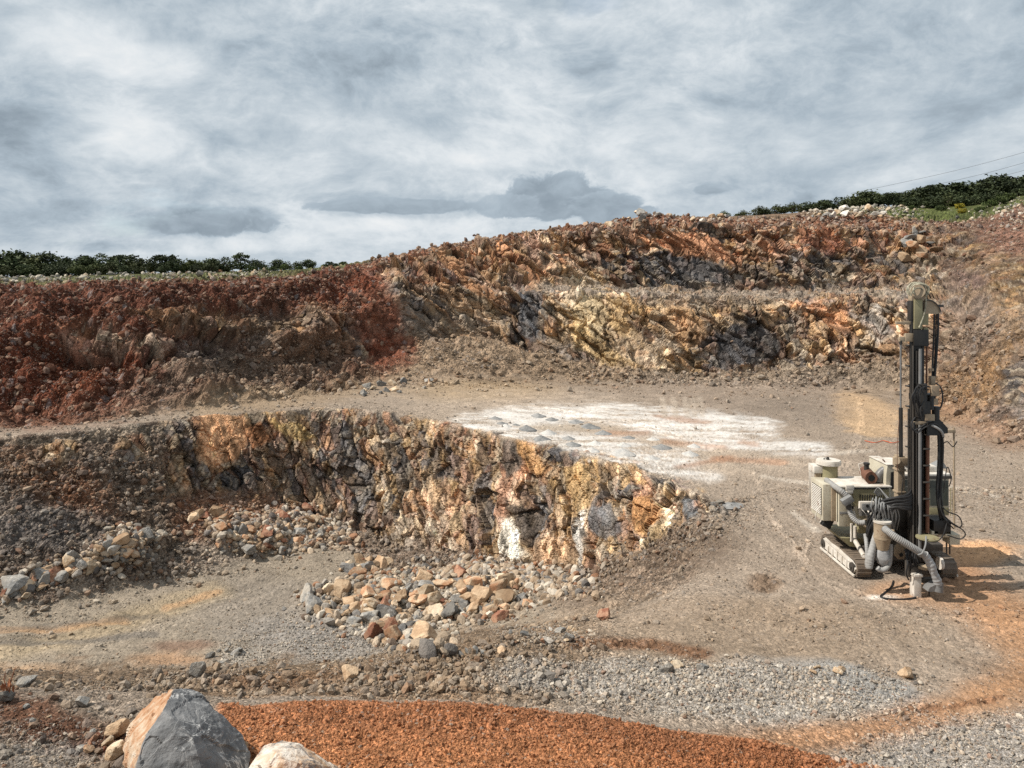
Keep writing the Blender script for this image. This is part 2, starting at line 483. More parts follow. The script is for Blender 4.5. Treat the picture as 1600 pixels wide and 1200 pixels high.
# left upper wall: red soil with stones, albedo also lowered to stand for shade
lw = band(9.2, 13.6, .5, .3, .3) * (1 - xband(575, 3000, 40, 25))
paint(lw, (.115, .048, .031))
paint(ell(100, 560, 150, 80), (.115, .038, .021), .8)
paint(ell(170, 590, 80, 45), (.145, .046, .023), .8)
paint(ell(110, 520, 90, 45, 10), (.085, .032, .018), .7)
paint(ell(60, 640, 120, 30), (.15, .07, .045), .7)
paint(ell(300, 585, 130, 40, -15), (.135, .092, .068), .8)
paint(ell(330, 535, 60, 30), (.12, .10, .085), .7)
paint(ell(420, 570, 150, 45, -10), (.155, .11, .078), .8)
paint(ell(470, 520, 90, 40, 20), (.15, .09, .058), .7)
paint(ell(420, 500, 60, 22), (.14, .12, .10), .6)
paint(ell(310, 490, 120, 14, 3), (.20, .12, .062), .5)
paint(ell(500, 490, 50, 20), (.22, .115, .06), .5)
paint(ell(440, 620, 160, 22, -8), (.255, .185, .12), .75)
paint(ell(590, 500, 42, 75, -12, .4), (.165, .062, .036), .95)
paint(ell(610, 545, 42, 26, 10, .4), (.165, .062, .037), .9)
paint(ell(560, 440, 60, 16, -15), (.17, .055, .03), .8)
# right slope
rs = band(9.1, 13.2, .3, .3, .2) * xband(1475, 4000, 25, 14)
paint(rs, (.135, .092, .067))
paint(stroke([(1470, 640), (1540, 585), (1600, 540)], 22), (.235, .14, .07), .8)
paint(ell(1525, 415, 45, 36, -30), (.15, .10, .085), .85)
paint(ell(1590, 470, 42, 62), (.24, .145, .065), .8)
paint(ell(1560, 400, 60, 18, -15), (.21, .145, .085), .7)
paint(ell(1600, 600, 30, 50), (.16, .14, .13), .8)
paint(ell(1530, 660, 80, 26, 25), (.215, .135, .09), .7)
paint(ell(1450, 470, 50, 22), (.19, .165, .145), .7)
slant = fbm(np.stack([(FLAT[:, 1] + FLAT[:, 2] * 1.2) * .35, (FLAT[:, 2] * 1.0 - FLAT[:, 1] * .4) * 1.5, FLAT[:, 0] * .4], -1), .9, 4, .6, 211).reshape(NR, NC)
paint(rs * sstep(.0, .35, slant), (.175, .122, .08), .7)
paint(rs * sstep(.05, .4, -slant), (.12, .09, .072), .7)
paint(ell(1540, 500, 70, 40, -30), (.16, .125, .10), .5)
# upper rim and plateau
paint(band(12.75, 14.1, .18, .2, .2) * xband(560, 1480, 40), (.165, .072, .042), .9)
paint(band(12.3, 14.2, .25, .2, .3) * xband(1440, 4000, 40), (.145, .078, .055), .9)
paint(band(13.4, 14.3, .15, .2) * xband(-900, 1000, 40), (.16, .075, .045), .8)
paint(band(14.05, 17, .12, .3, .15) * (1 - xband(590, 1290, 30)), (.072, .082, .03))
paint(band(13.55, 17, .1, .3, .1) * xband(-900, 590, 30), (.085, .088, .038), .85)
paint(band(14.05, 17, .1, .3, .1) * xband(590, 1290, 30), (.17, .115, .075))
paint(ell(1450, 335, 70, 12), (.085, .10, .032), .9)
# lower face: screes, left slope
paint(band(6.05, 7.95, .2, .05, .2) * (1 - xband(300, 3000, 40)), (.125, .092, .07))
paint(ell(110, 760, 120, 34, 25), (.14, .065, .035), .8)
paint(ell(40, 720, 60, 26), (.16, .10, .065), .7)
paint(ell(60, 830, 110, 40), (.12, .105, .095), .8)
paint(ell(220, 760, 60, 60), (.155, .115, .085), .7)
paint(ell(250, 850, 60, 40, -20), (.15, .118, .09), .8)
paint(ell(310, 800, 40, 40), (.19, .075, .035), .6)
paint(ell(400, 800, 80, 36), (.20, .09, .045), .7)
paint(band(6.1, 7.1, .15, .1, .2) * xband(520, 900, 30), (.175, .13, .098))
paint(ell(640, 870, 70, 24, 10), (.155, .118, .09), .8)
paint(ell(240, 672, 260, 7, -5, .4, .15), (.25, .20, .15), .7)
# pit floor
pf = band(5.0, 6.05, .12, .12, .2) * xband(-900, 870, 40)
paint(pf, (.235, .195, .15))
paint(ell(420, 960, 120, 60), (.205, .175, .145), .7)
paint(stroke([(-100, 1040), (100, 1000), (330, 925)], 14), (.31, .24, .155), .7)
paint(stroke([(-100, 985), (60, 985), (190, 970)], 5), (.42, .25, .13), .6)
paint(stroke([(-80, 1006), (120, 1003), (240, 990)], 5), (.13, .115, .10), .7)
paint(stroke([(0, 985), (110, 975), (250, 960)], 4), (.14, .12, .10), .5)
paint(stroke([(260, 948), (340, 925)], 4), (.42, .25, .13), .6)
paint(ell(30, 1055, 110, 14), (.42, .27, .16), .7)
paint(ell(270, 1030, 60, 12), (.34, .19, .10), .6)
paint(ell(290, 1010, 50, 8), (.16, .085, .055), .6)
paint(ell(500, 1000, 130, 36), (.23, .21, .19), .8)
paint(ell(380, 1030, 50, 22), (.30, .275, .24), .6)
# berm and near ground
paint(band(3.0, 5.0, .2, .12, .3) * xband(-900, 940, 50), (.165, .118, .08))
paint(band(2.9, 4.0, .2, .3, .3) * xband(300, 760, 50), (.18, .115, .07), .8)
paint(band(3.1, 3.6, .2, .2, .3) * xband(-900, 700, 50), (.235, .18, .13), .6)
paint(ell(700, 1050, 130, 28), (.20, .145, .098), .8)
paint(ell(430, 1068, 110, 12, -4), (.145, .085, .05), .8)
spur = ell(1010, 880, 90, 45, -25)
paint(spur, (.125, .088, .062), .85)
paint(ell(930, 920, 80, 26, -15), (.165, .122, .09), .8)
paint(ell(1080, 855, 75, 36), (.125, .09, .065), .8)
paint(ell(1130, 790, 26, 6), (.075, .075, .072), .9)
paint(ell(1195, 912, 28, 14), (.17, .11, .07), .7)
paint(ell(1150, 1000, 330, 60), (.25, .185, .128), .6)
paint(ell(1130, 1080, 340, 46, 3, .25), (.30, .272, .24), .95)
paint(ell(1330, 1062, 120, 22, 12, .3), (.25, .24, .225), .9)
paint(ell(1520, 1165, 190, 50, -8, .3), (.285, .26, .235), .9)
paint(ell(900, 1100, 150, 14), (.25, .20, .155), .6)
paint(stroke([(900, 1002), (1010, 1006), (1090, 1022)], 9), (.185, .098, .055), .85)
paint(stroke([(1500, 900), (1560, 960), (1640, 1020), (1610, 1060), (1480, 1105), (1330, 1150), (1080, 1172)], 22, .9), (.33, .175, .09), .8)
paint(stroke([(1590, 960), (1640, 1020), (1560, 1090)], 34, .9), (.31, .18, .10), .6)
paint(stroke([(1400, 1110), (1500, 1100), (1560, 1090)], 5), (.16, .08, .045), .6)
paint(ell(1530, 862, 66, 19, 0, .4), (.50, .29, .155), .9)
paint(ell(1400, 925, 50, 14), (.42, .26, .16), .75)
paint(ell(1380, 934, 26, 4), (.60, .55, .49), .8)
paint(ell(1490, 935, 90, 20), (.33, .20, .12), .6)
paint(ell(1250, 960, 200, 20, 5), (.225, .165, .115), .5)
# drilling dust
WHITE = (.62, .60, .57)
streak = fbm(FLAT * np.array((.25, 1.0, .5), np.float32), 1.3, 5, .6, 5).reshape(NR, NC)
dust = np.maximum.reduce([stroke([(745, 662), (840, 650), (960, 645), (1060, 655), (1180, 667)], 15, .6, .5), stroke([(760, 672), (860, 688), (960, 700), (1060, 722)], 15, .7, .5),
                          stroke([(1090, 690), (1190, 694), (1275, 702)], 10, .6, .5), stroke([(1000, 665), (1080, 672), (1120, 676)], 12, .6, .5), .8 * stroke([(960, 720), (1060, 738), (1110, 745)], 9, .7, .5)])
streak2 = fbm(FLAT * np.array((.5, 1.6, .5), np.float32), 3.2, 4, .6, 15).reshape(NR, NC)
dust = np.clip(dust * (.80 + 1.35 * streak + .9 * streak2), 0, 1)
dust[RG < 8.0] = 0
paint(ell(980, 690, 270, 55, 8), (.36, .29, .225), .75 * 1.0)
paint(dust, WHITE, .72)
for s in [[(1040, 690), (1130, 700)], [(1120, 716), (1220, 722)], [(940, 678), (1010, 676)], [(1060, 730), (1140, 715)], [(1030, 650), (1100, 660)], [(1160, 690), (1180, 694)]]:
    paint(stroke(s, 3.6, .9, .8), (.30, .165, .10), .6)
paint(ell(880, 668, 60, 5), (.36, .30, .235), .6)
for s in [[(1238, 800), (1275, 830)], [(1195, 745), (1275, 758)], [(1300, 708), (1360, 705)], [(1480, 760), (1560, 775)]]:
    paint(stroke(s, 2.6, .9, 1.0), (.50, .44, .37), .5)
for x in (1035, 1052, 1070, 1082, 1093):
    paint(stroke([(x, 622), (x + 4, 650)], 2.2, .6, .3), (.36, .30, .24), .6)
# red mound and dark foreground
mound = band(.3, 2.12, .5, .14, .32) * xband(352, 1400, 14, 26)
fore = (RG < 2.9) * (1 - xband(340, 3000, 30, 14))
paint(fore, (.20, .16, .125), .9)
paint(ell(120, 1150, 150, 30, 10), (.095, .045, .028), .95)
paint(ell(50, 1108, 110, 20, 10), (.115, .058, .036), .9)
paint(ell(420, 1180, 60, 26), (.15, .06, .03), .8)
paint(ell(60, 1180, 80, 30), (.19, .17, .15), .7)
paint(mound, (.30, .125, .056))
paint(mound * sstep(.0, .35, W1 + .3), (.37, .17, .08), .65)
paint(mound * band(1.6, 2.2, .3, .1), (.20, .082, .042), .5)

soilcol = col.copy()
# per-vertex tint of soil: clods and damp patches that belong to the ground
t1 = fbm(FLAT, 3.0, 4, .6, 81).reshape(NR, NC)
t2 = fbm(FLAT, .5, 4, .5, 91).reshape(NR, NC)
flt = np.maximum.reduce([band(8.1, 9.3, .1, .3), band(4.6, 8.9, .2, .1) * xband(1090, 4000, 50), band(5, 6.05, .12, .12) * xband(-900, 870, 40), band(3.2, 5, .3, .3) * xband(1000, 4000, 60)])
col *= (1 + (.30 - .20 * flt) * t1 + (.25 - .10 * flt) * t2)[..., None]
# wheel and crawler tracks pressed into the floors: paired faint lines along the ways driven
TRK = np.zeros((NR, NC), np.float32)
for base_, w_, k_ in [([(1640, 980), (1440, 960), (1280, 900), (1200, 800), (1180, 740)], 1.6, 1), ([(1620, 930), (1400, 955), (1180, 1000), (1000, 1010)], 1.6, -1), ([(1600, 760), (1380, 740), (1180, 715), (1000, 660), (760, 622)], 1.1, 1),
                      ([(1600, 790), (1420, 775), (1250, 760), (1150, 740)], 1.1, -1), ([(1340, 620), (1345, 660), (1330, 700), (1300, 760), (1250, 860)], 1.2, 1), ([(1640, 1060), (1450, 1010), (1250, 1000), (1060, 1030)], 1.8, -1),
                      ([(-40, 1020), (120, 1000), (300, 950), (420, 915)], 1.6, 1), ([(-40, 990), (150, 975), (320, 935), (430, 900)], 1.6, -1), ([(640, 640), (760, 618), (900, 612), (1050, 618)], .9, 1), ([(1590, 860), (1520, 840), (1380, 800), (1260, 790)], 1.3, 1)]:
    gap = w_ * 7
    for dy in (0, gap * .35, gap, gap * 1.35):
        TRK += k_ * stroke([(x + dy * .6, y + dy) for x, y in base_], w_, .8, .5) * (.6 + .4 * (dy in (0, gap)))
TRK = np.clip(TRK, -1.2, 1.2) * np.clip(flt + .3, 0, 1) * (.55 + W4)
col *= (1 + .30 * TRK)[..., None]

# ---- rock colours and rock relief, per fracture block
idx = np.where((ROCK > .01).ravel())[0]
RP = FLAT[idx].astype(np.float32)
rx = PXG.ravel()[idx]; ry = PYG.ravel()[idx]; rr = RG.ravel()[idx]
warp = np.stack([fbm(RP, .5, 3, .5, 101), fbm(RP, .5, 3, .5, 111), fbm(RP, .5, 3, .5, 121)], -1)


def bed(p, dip, la, lb, lc):
    """rotate so that the first axis runs down the bedding; cells are la x lb x lc metres"""
    c, s = math.cos(math.radians(dip)), math.sin(math.radians(dip))
    u = p[:, 0] * c - p[:, 2] * s
    w = p[:, 0] * s + p[:, 2] * c
    return np.stack([u / la, p[:, 1] / lc, w / lb], -1).astype(np.float32)


low = rr < 8.6
dipA = bed(RP + warp * .9, 38, 3.6, 1.15, 2.0)
dipB = bed(RP + warp * .9, 70, 2.6, .95, 1.6)
def joints(q, seed, stag=.8):
    """blocks bounded by three joint sets of uneven spacing; returns block hash, offset in the block, distance to its joints"""
    q = q.astype(np.float32)
    q = q + .38 * np.stack([vnoise(np.stack([q[:, i] * .9, q[:, i] * 0 + seed * 3.1 + i, q[:, i] * 0], -1), seed + i) for i in range(3)], -1)
    a = np.floor(q[:, 2]).astype(np.int64)
    z0 = a * 0
    u = q[:, 0] + stag * hrand(_hash(a, z0, z0, seed), 1) * 3
    b = np.floor(u).astype(np.int64)
    v = q[:, 1] + stag * hrand(_hash(a, b, z0, seed), 2) * 3
    c = np.floor(v).astype(np.int64)
    h = _hash(a, b, c, seed + 5)
    o = np.stack([u - b, v - c, q[:, 2] - a], -1).astype(np.float32)
    e = np.minimum(np.minimum(o[:, 0], 1 - o[:, 0]) * 2.2, np.minimum(o[:, 2], 1 - o[:, 2]))
    return h, o - np.float32(.5), e, h


strata = (sstep(560, 640, rx) * (1 - sstep(830, 900, rx)) * (~low))[:, None]
big = np.where(low[:, None], dipB, np.where(rx[:, None] < 1180, dipA, bed(RP + warp, 8, 2.0, 1.6, 1.9)))
h1, o1, f11, f12 = voronoi(big, 1)
med = np.where(low[:, None], bed(RP + warp * .30, 66, 2.1, .55, .9), bed(RP + warp * .40, 37, 3.0, .80, 1.3))
h2, o2, f21, _ = joints(med + warp * .5, 2)
f22 = f21 + f21
sml = np.where(low[:, None], bed(RP + warp * .2, 104, .75, .30, .45), bed(RP + warp * .25, 80, 1.2, .45, .65))
h3, o3, f31, _ = joints(sml + warp * .6, 3)


def plane_cut(h, o):
    return .75 * (hrand(h, 11) - .5) + o[:, 0] * (hrand(h, 12) - .5) * 1.7 + o[:, 1] * (hrand(h, 13) - .5) * 1.4 + o[:, 2] * (hrand(h, 14) - .5) * 1.9


relief = np.where(low, .55, .95) * plane_cut(h1, o1) + np.where(low, .34, .58) * plane_cut(h2, o2) + np.where(low, .17, .27) * plane_cut(h3, o3)
relief -= np.where(low, .12, .22) * np.exp(-((f12 - f11) / .05) ** 2) + np.where(low, .07, .12) * np.exp(-(f21 / .10) ** 2)
relief += .5 * fbm(RP, .28, 3, .5, 131)
# long fractures: fine streaks that run with the bedding
su = np.where(low[:, None], bed(RP + warp * .25, 66, 2.4, .34, .5), bed(RP + warp * .3, 37, 3.4, .5, .8))
str1 = fbm(su, .8, 4, .62, 181)
str2 = fbm(np.where(low[:, None], bed(RP + warp * .2, 100, 1.6, .30, .4), bed(RP + warp * .25, 82, 2.2, .45, .6)), .8, 4, .62, 191)
relief += np.where(low, .05, .10) * str1 + np.where(low, .03, .07) * str2

# palette weights by place:            grey dgrey ochre cream orange red pink brown
PALC = np.stack([GREY, DGREY, OCHRE, CREAM, ORANGE, RED, PINK, BROWN]).astype(np.float32)
Wt = np.zeros((len(idx), 8), np.float32)
Wt[:] = (.30, .12, .18, .10, .12, .05, .05, .12)


def rell(cx, cy, rx_, ry_, w, ang=0, k=1.0, soft=.5):
    c, s = math.cos(math.radians(ang)), math.sin(math.radians(ang))
    dx, dy = rx - cx, ry - cy
    u = (dx * c + dy * s) / rx_; v = (-dx * s + dy * c) / ry_
    d = np.sqrt(u * u + v * v) + .3 * warp[:, 0] + .3 * warp[:, 2]
    m = ((1 - sstep(1 - soft, 1 + soft, d)) * k)[:, None]
    Wt[:] = Wt * (1 - m) + np.asarray(w, np.float32) * m


G_ = (.50, .30, .05, .05, .02, .0, .02, .08); O_ = (.05, .02, .55, .22, .10, 0, .04, .04); C_ = (.04, 0, .20, .66, .04, 0, .06, 0); R_ = (.05, .05, .10, .05, .30, .40, .10, .05)
OR_ = (.03, .03, .15, .08, .55, .06, .12, 0); P_ = (.08, .02, .15, .22, .22, .03, .30, 0); B_ = (.15, .20, .10, .02, .10, .10, .05, .30); D_ = (.30, .55, .02, .02, 0, .02, 0, .10)
GO_ = (.32, .14, .18, .14, .07, .02, .06, .08); WH_ = (0, 0, .03, .95, 0, 0, .02, 0)
# upper face
rell(640, 470, 60, 60, B_, 0, .9); rell(640, 510, 50, 26, G_, 0, .8); rell(700, 420, 110, 34, R_, 12, .7); rell(690, 490, 70, 45, G_, 20, .8); rell(745, 480, 60, 55, GO_, 0, .8)
rell(830, 490, 34, 66, D_, 8, .9); rell(800, 420, 60, 30, OR_, 20, .7); rell(860, 405, 70, 45, OR_, 0, .8); rell(830, 390, 24, 26, P_, 0, .8); rell(900, 420, 60, 60, P_, 0, .75)
rell(890, 460, 50, 40, O_, 0, .8); rell(920, 500, 60, 60, O_, 45, .95); rell(925, 485, 26, 50, C_, -30, .6); rell(960, 560, 70, 22, O_, 20, .8); rell(890, 555, 34, 22, G_, 0, .85)
rell(960, 380, 60, 26, R_, 10, .8); rell(990, 430, 50, 30, B_, 0, .8); rell(1010, 500, 50, 30, O_, 30, .7); rell(1000, 525, 30, 30, B_, 0, .7)
rell(1095, 388, 75, 26, OR_, 26, .98, .3); rell(1080, 378, 60, 16, P_, 26, .6); rell(1060, 420, 90, 22, D_, 8, .85); rell(1070, 440, 90, 16, G_, 0, .9); rell(1180, 430, 60, 30, B_, 0, .8)
rell(1190, 380, 60, 26, R_, 10, .8); rell(1260, 380, 90, 26, R_, 0, .75); rell(1290, 420, 70, 26, G_, 0, .8); rell(1250, 430, 60, 22, GO_, 0, .6); rell(1400, 400, 70, 36, GO_, 0, .8); rell(1420, 375, 60, 20, R_, 0, .7)
rell(1080, 500, 90, 36, O_, 15, .75); rell(1065, 525, 40, 40, P_, 0, .6); rell(1150, 540, 80, 36, D_, 0, .9); rell(1210, 500, 60, 30, GO_, 0, .8); rell(1215, 480, 26, 22, P_, 0, .9); rell(1110, 555, 40, 26, G_, 0, .8)
rell(1300, 490, 50, 30, OR_, 0, .6); rell(1310, 540, 60, 36, P_, 0, .7); rell(1350, 500, 60, 36, GO_, 0, .7); rell(1260, 560, 60, 26, GO_, 0, .7); rell(1040, 560, 60, 26, O_, 0, .7); rell(1400, 520, 60, 40, GO_, 0, .7)
# left wall stones and right slope
rell(100, 540, 240, 110, (.03, .08, .04, .05, .10, .55, .10, .05), 0, .95); rell(310, 490, 90, 22, (.1, .06, .24, .12, .14, .2, .06, .08), 0, .8); rell(420, 510, 110, 40, B_, 0, .8)
rell(1580, 450, 60, 70, (.12, .08, .40, .04, .16, .04, .02, .14), 0, .9); rell(1595, 590, 50, 60, G_, 0, .9); rell(1500, 530, 50, 60, P_, 0, .6)
# lower face
rell(350, 690, 44, 50, (0, 0, .16, .26, .48, 0, .10, 0), -35, 1.0, .25); rell(335, 665, 20, 18, OR_, 0, .8); rell(295, 700, 30, 60, B_, 0, .9); rell(430, 730, 60, 44, B_, 0, .9); rell(370, 745, 40, 20, D_, -30, .8)
rell(450, 655, 50, 12, (.02, .02, .55, .2, .15, 0, .05, 0), 20, .9); rell(480, 690, 34, 24, O_, 0, .8); rell(410, 680, 26, 16, OR_, 0, .7); rell(515, 645, 26, 16, C_, 0, .8); rell(545, 700, 60, 60, G_, 0, .85)
rell(590, 760, 40, 70, G_, 0, .85); rell(640, 650, 26, 20, O_, 0, .7); rell(560, 645, 24, 24, R_, 0, .7); rell(600, 700, 50, 60, GO_, 0, .7); rell(660, 720, 40, 60, GO_, 0, .6); rell(690, 790, 50, 60, P_, 0, .5); rell(650, 830, 40, 30, GO_, 0, .7)
rell(730, 690, 50, 26, R_, 20, .8); rell(760, 700, 30, 50, B_, 0, .6); rell(800, 715, 20, 40, (.2, .1, .05, 0, 0, .05, .1, .5), 10, .9); rell(790, 760, 20, 60, P_, 15, .9); rell(755, 800, 24, 40, D_, 0, .7)
rell(835, 720, 26, 40, OR_, 20, .85); rell(880, 712, 34, 16, D_, 10, .9); rell(870, 770, 60, 40, (.1, .1, .3, .1, .2, .02, .1, .08), 0, .7); rell(905, 770, 34, 50, (.03, .0, .38, .3, .22, 0, .07, 0), 0, .9)
rell(800, 850, 16, 44, WH_, -22, 1.0, .3); rell(816, 880, 26, 26, WH_, 0, .9, .4); rell(795, 815, 10, 40, C_, 8, .8); rell(840, 820, 26, 40, D_, -20, .85); rell(880, 865, 44, 30, (.02, .02, .22, .36, .22, .0, .16, 0), 20, .9)
rell(915, 800, 10, 60, C_, 0, .9); rell(950, 800, 24, 40, G_, 0, .8); rell(950, 850, 26, 30, O_, 0, .7); rell(1010, 800, 28, 34, (0, 0, .3, .04, .62, 0, .04, 0), 10, 1.0, .3); rell(1030, 840, 34, 24, (.08, .04, .36, .28, .12, 0, .06, .06), -30, .9); rell(960, 740, 60, 20, O_, 12, .6)
rell(1060, 790, 40, 50, (.15, .08, .35, .3, .05, 0, .05, .02), 0, .8); rell(1085, 800, 14, 34, G_, 0, .95); rell(1040, 750, 40, 12, D_, 15, .6); rell(995, 770, 20, 12, D_, 0, .7)
# single big slabs and streaks with a clear outline of their own
SLB = [np.ones((len(idx), 1), np.float32), np.zeros((len(idx), 3), np.float32), np.zeros(len(idx), np.float32)]


def slab(pts, c, k=.8, edge=3.2, wig=8.0):
    x = rx + wig * (warp[:, 0] * 1.6 + str1 * .8); y = ry + wig * (warp[:, 2] * 1.6 + str2 * .8)
    d = np.full(len(idx), 1e9); inside = np.zeros(len(idx), bool)
    for (ax, ay), (bx, by) in zip(pts, pts[1:] + pts[:1]):
        ex, ey = bx - ax, by - ay
        t = np.clip(((x - ax) * ex + (y - ay) * ey) / (ex * ex + ey * ey), 0, 1)
        d = np.minimum(d, np.hypot(x - ax - t * ex, y - ay - t * ey))
        inside ^= ((ay > y) != (by > y)) & (x < ex * (y - ay) / (ey + 1e-9) + ax)
    m = sstep(-edge, edge, np.where(inside, d, -d))
    tone = np.asarray(c, np.float32)[None] * (1 + 1.3 * str1 + .7 * str2).clip(.35, 2)[:, None]
    w = (m * k)[:, None]
    SLB[1] = SLB[1] * (1 - w) + tone * w
    # colour share left to the broken rock
    left = SLB[0] * (1 - w)
    SLB[0] = left
    SLB[2] = np.maximum(SLB[2], m)


slab([(318, 648), (374, 646), (394, 680), (372, 715), (330, 740), (306, 700)], (.66, .37, .20), .92)
slab([(385, 672), (405, 660), (420, 690), (396, 705)], (.42, .19, .09), .8)
slab([(425, 655), (470, 662), (500, 690), (470, 695), (430, 672)], (.44, .30, .12), .7)
slab([(786, 800), (802, 812), (816, 850), (830, 868), (820, 895), (800, 880), (782, 885)], (.72, .66, .56), .95)
slab([(832, 862), (868, 840), (900, 858), (908, 890), (880, 890), (845, 884)], (.55, .36, .22), .75)
slab([(910, 800), (922, 800), (918, 860), (908, 890), (904, 850)], (.66, .63, .58), .8)
slab([(788, 740), (806, 735), (800, 800), (782, 830), (776, 790)], (.48, .27, .18), .7)
slab([(804, 676), (828, 690), (846, 740), (830, 748), (812, 715)], (.50, .28, .12), .75)
slab([(776, 680), (806, 690), (818, 735), (796, 745), (782, 715)], (.12, .10, .085), .85)
slab([(800, 790), (830, 790), (850, 830), (824, 846), (806, 820)], (.085, .07, .058), .85)
slab([(876, 728), (916, 724), (926, 790), (902, 812), (884, 775)], (.50, .33, .16), .8)
slab([(985, 780), (1015, 778), (1030, 800), (1012, 826), (990, 830)], (.38, .20, .09), .85)
slab([(1010, 828), (1040, 808), (1052, 830), (1022, 862), (1004, 858)], (.40, .29, .165), .7)
slab([(932, 790), (958, 790), (966, 835), (944, 850), (928, 826)], (.16, .16, .165), .8)
slab([(1072, 778), (1092, 776), (1098, 800), (1080, 830)], (.15, .155, .16), .85)
slab([(668, 745), (684, 740), (690, 790), (676, 800)], (.52, .36, .22), .7)
slab([(708, 800), (730, 792), (726, 825), (706, 838)], (.40, .31, .19), .7)
# upper face
slab([(1022, 362), (1080, 358), (1130, 378), (1152, 422), (1110, 402), (1050, 388)], (.46, .23, .13), .9)
slab([(905, 455), (935, 452), (955, 500), (942, 540), (915, 520), (896, 490)], (.52, .40, .24), .8)
slab([(890, 490), (915, 505), (945, 545), (1000, 575), (960, 580), (905, 545)], (.50, .35, .17), .75)
slab([(945, 455), (965, 470), (1010, 545), (990, 548), (950, 500)], (.44, .30, .15), .7)
slab([(672, 398), (690, 396), (740, 440), (795, 475), (790, 482), (735, 455)], (.44, .24, .13), .85, 3.5)
slab([(690, 460), (720, 475), (790, 512), (788, 520), (715, 490)], (.38, .26, .16), .75, 3)
slab([(660, 425), (700, 445), (760, 482), (756, 490), (690, 458)], (.36, .22, .12), .6, 3)
slab([(700, 500), (740, 518), (788, 540), (786, 546), (730, 526)], (.34, .25, .17), .6, 3)
slab([(820, 455), (850, 452), (850, 530), (830, 545), (812, 520)], (.10, .10, .105), .8)
slab([(818, 376), (848, 370), (840, 405), (826, 400)], (.50, .32, .24), .75)
slab([(1180, 462), (1206, 460), (1216, 500), (1192, 500)], (.50, .34, .2), .75)
slab([(1120, 520), (1190, 500), (1222, 540), (1200, 565), (1130, 570)], (.085, .085, .09), .75)
slab([(1040, 395), (1130, 410), (1150, 440), (1060, 445)], (.11, .105, .105), .8)
slab([(1040, 470), (1080, 468), (1110, 520), (1080, 545), (1046, 520)], (.46, .28, .15), .65)
slab([(1230, 360), (1300, 362), (1330, 400), (1250, 395)], (.26, .095, .05), .6)
slab([(1280, 480), (1320, 478), (1330, 520), (1296, 520)], (.45, .21, .10), .6)
slab([(1340, 500), (1380, 480), (1400, 520), (1370, 545)], (.34, .31, .28), .6)
Wt /= Wt.sum(1, keepdims=True)
cum = np.cumsum(Wt, 1)


def pick(h, k):
    r = hrand(h, k)[:, None]
    return PALC[np.minimum((r > cum).sum(1), 7)]


mean = Wt @ PALC
c1, c2, c3 = pick(h1, 21), pick(h2, 22), pick(h3, 23)
joints_or_dirt = (np.exp(-(f31 / .10) ** 2) * .5 + np.exp(-(f21 / .06) ** 2) * .5)[:, None]  # darkens the rock along its fracture joints
stain = sstep(.05, .5, fbm(RP * np.array((1.6, 1.6, .35), np.float32), 1.2, 4, .6, 141))[:, None]
rc = .24 * mean + .22 * c1 + .34 * c2 + .20 * c3
rc *= (np.where(low, 1.28 + .14 * sstep(700, 850, rx), 1.36 - .45 * sstep(1370, 1440, rx) * (rr > 11.5) - .35 * sstep(1450, 1500, rx) - .35 * (1 - sstep(520, 590, rx))) + 1.15 * str1 + .9 * str2).clip(.5, 2.2)[:, None] * (.74 + .52 * hrand(h2, 31))[:, None] * (.82 + .36 * hrand(h3, 32))[:, None]  # brightens the lit right part of the lower face in its colour
rc = rc * (1 - .35 * stain) + .35 * stain * np.where((hrand(h1, 33) > .5)[:, None], CREAM * .8, BROWN)
rc = rc * (1 - .8 * joints_or_dirt)
# quartz-white joints and pale bedding planes where the strata show
joint = np.exp(-(f21 / .08) ** 2) * (hrand(h2, 35) > .72)
rc = rc * (1 - .55 * joint[:, None]) + .55 * joint[:, None] * CREAM
bedz = (RP[:, 0] * math.sin(math.radians(38)) + RP[:, 2] * math.cos(math.radians(38)))
lines = np.exp(-(((bedz * .55 + .35 * warp[:, 1]) % 1.0 - .5) / .07) ** 2)[:, None] * strata * .75
rc = rc * (1 - lines) + lines * (.46, .29, .17)
relief += (lines[:, 0] * .5)
rk = ROCK.ravel()[idx]
rc = rc * SLB[0] + SLB[1]
relief = relief * (1 - .35 * SLB[2]) + .10 * SLB[2]
cf = col.reshape(-1, 3)
cf[idx] = cf[idx] * (1 - rk[:, None]) + rc * rk[:, None]

# ---- relief of everything
disp = np.zeros(NR * NC, np.float32)
disp[idx] = relief * rk * np.where(low, .8, .9) * (1 - .75 * sstep(7.80, 7.98, rr) * low)
soil = 1 - ROCK.ravel()
amp_m = np.full((NR, NC), .05, np.float32)                 # knee-high swells
amp_s = np.full((NR, NC), .022, np.float32)                # clods


def setamp(mask, m, s):
    amp_m[:] = amp_m * (1 - mask) + m * mask
    amp_s[:] = amp_s * (1 - mask) + s * mask


setamp(band(9.2, 13.0, .2, .2), .28, .11)
setamp(lw, .6, .17)
setamp(rs, .5, .16)
setamp(band(13.05, 14.4, .1, .2), .5, .22)
setamp(band(6.1, 7.95, .15, .03) * (1 - xband(300, 3000, 30)), .38, .13)
setamp(band(6.1, 7.1, .15, .1) * xband(300, 1150, 30), .22, .08)
setamp(spur, .3, .11)
setamp(band(3.0, 4.9, .3, .2) * xband(-900, 960, 50), .10, .045)
setamp(ell(700, 1045, 150, 30), .14, .06)
setamp(pf, .10, .02)
setamp(mound, .05, .028)
setamp(fore.astype(np.float32), .08, .045)
setamp(ell(1195, 912, 32, 16), .16, .08)
setamp(ell(1415, 900, 150, 50), .015, .010)
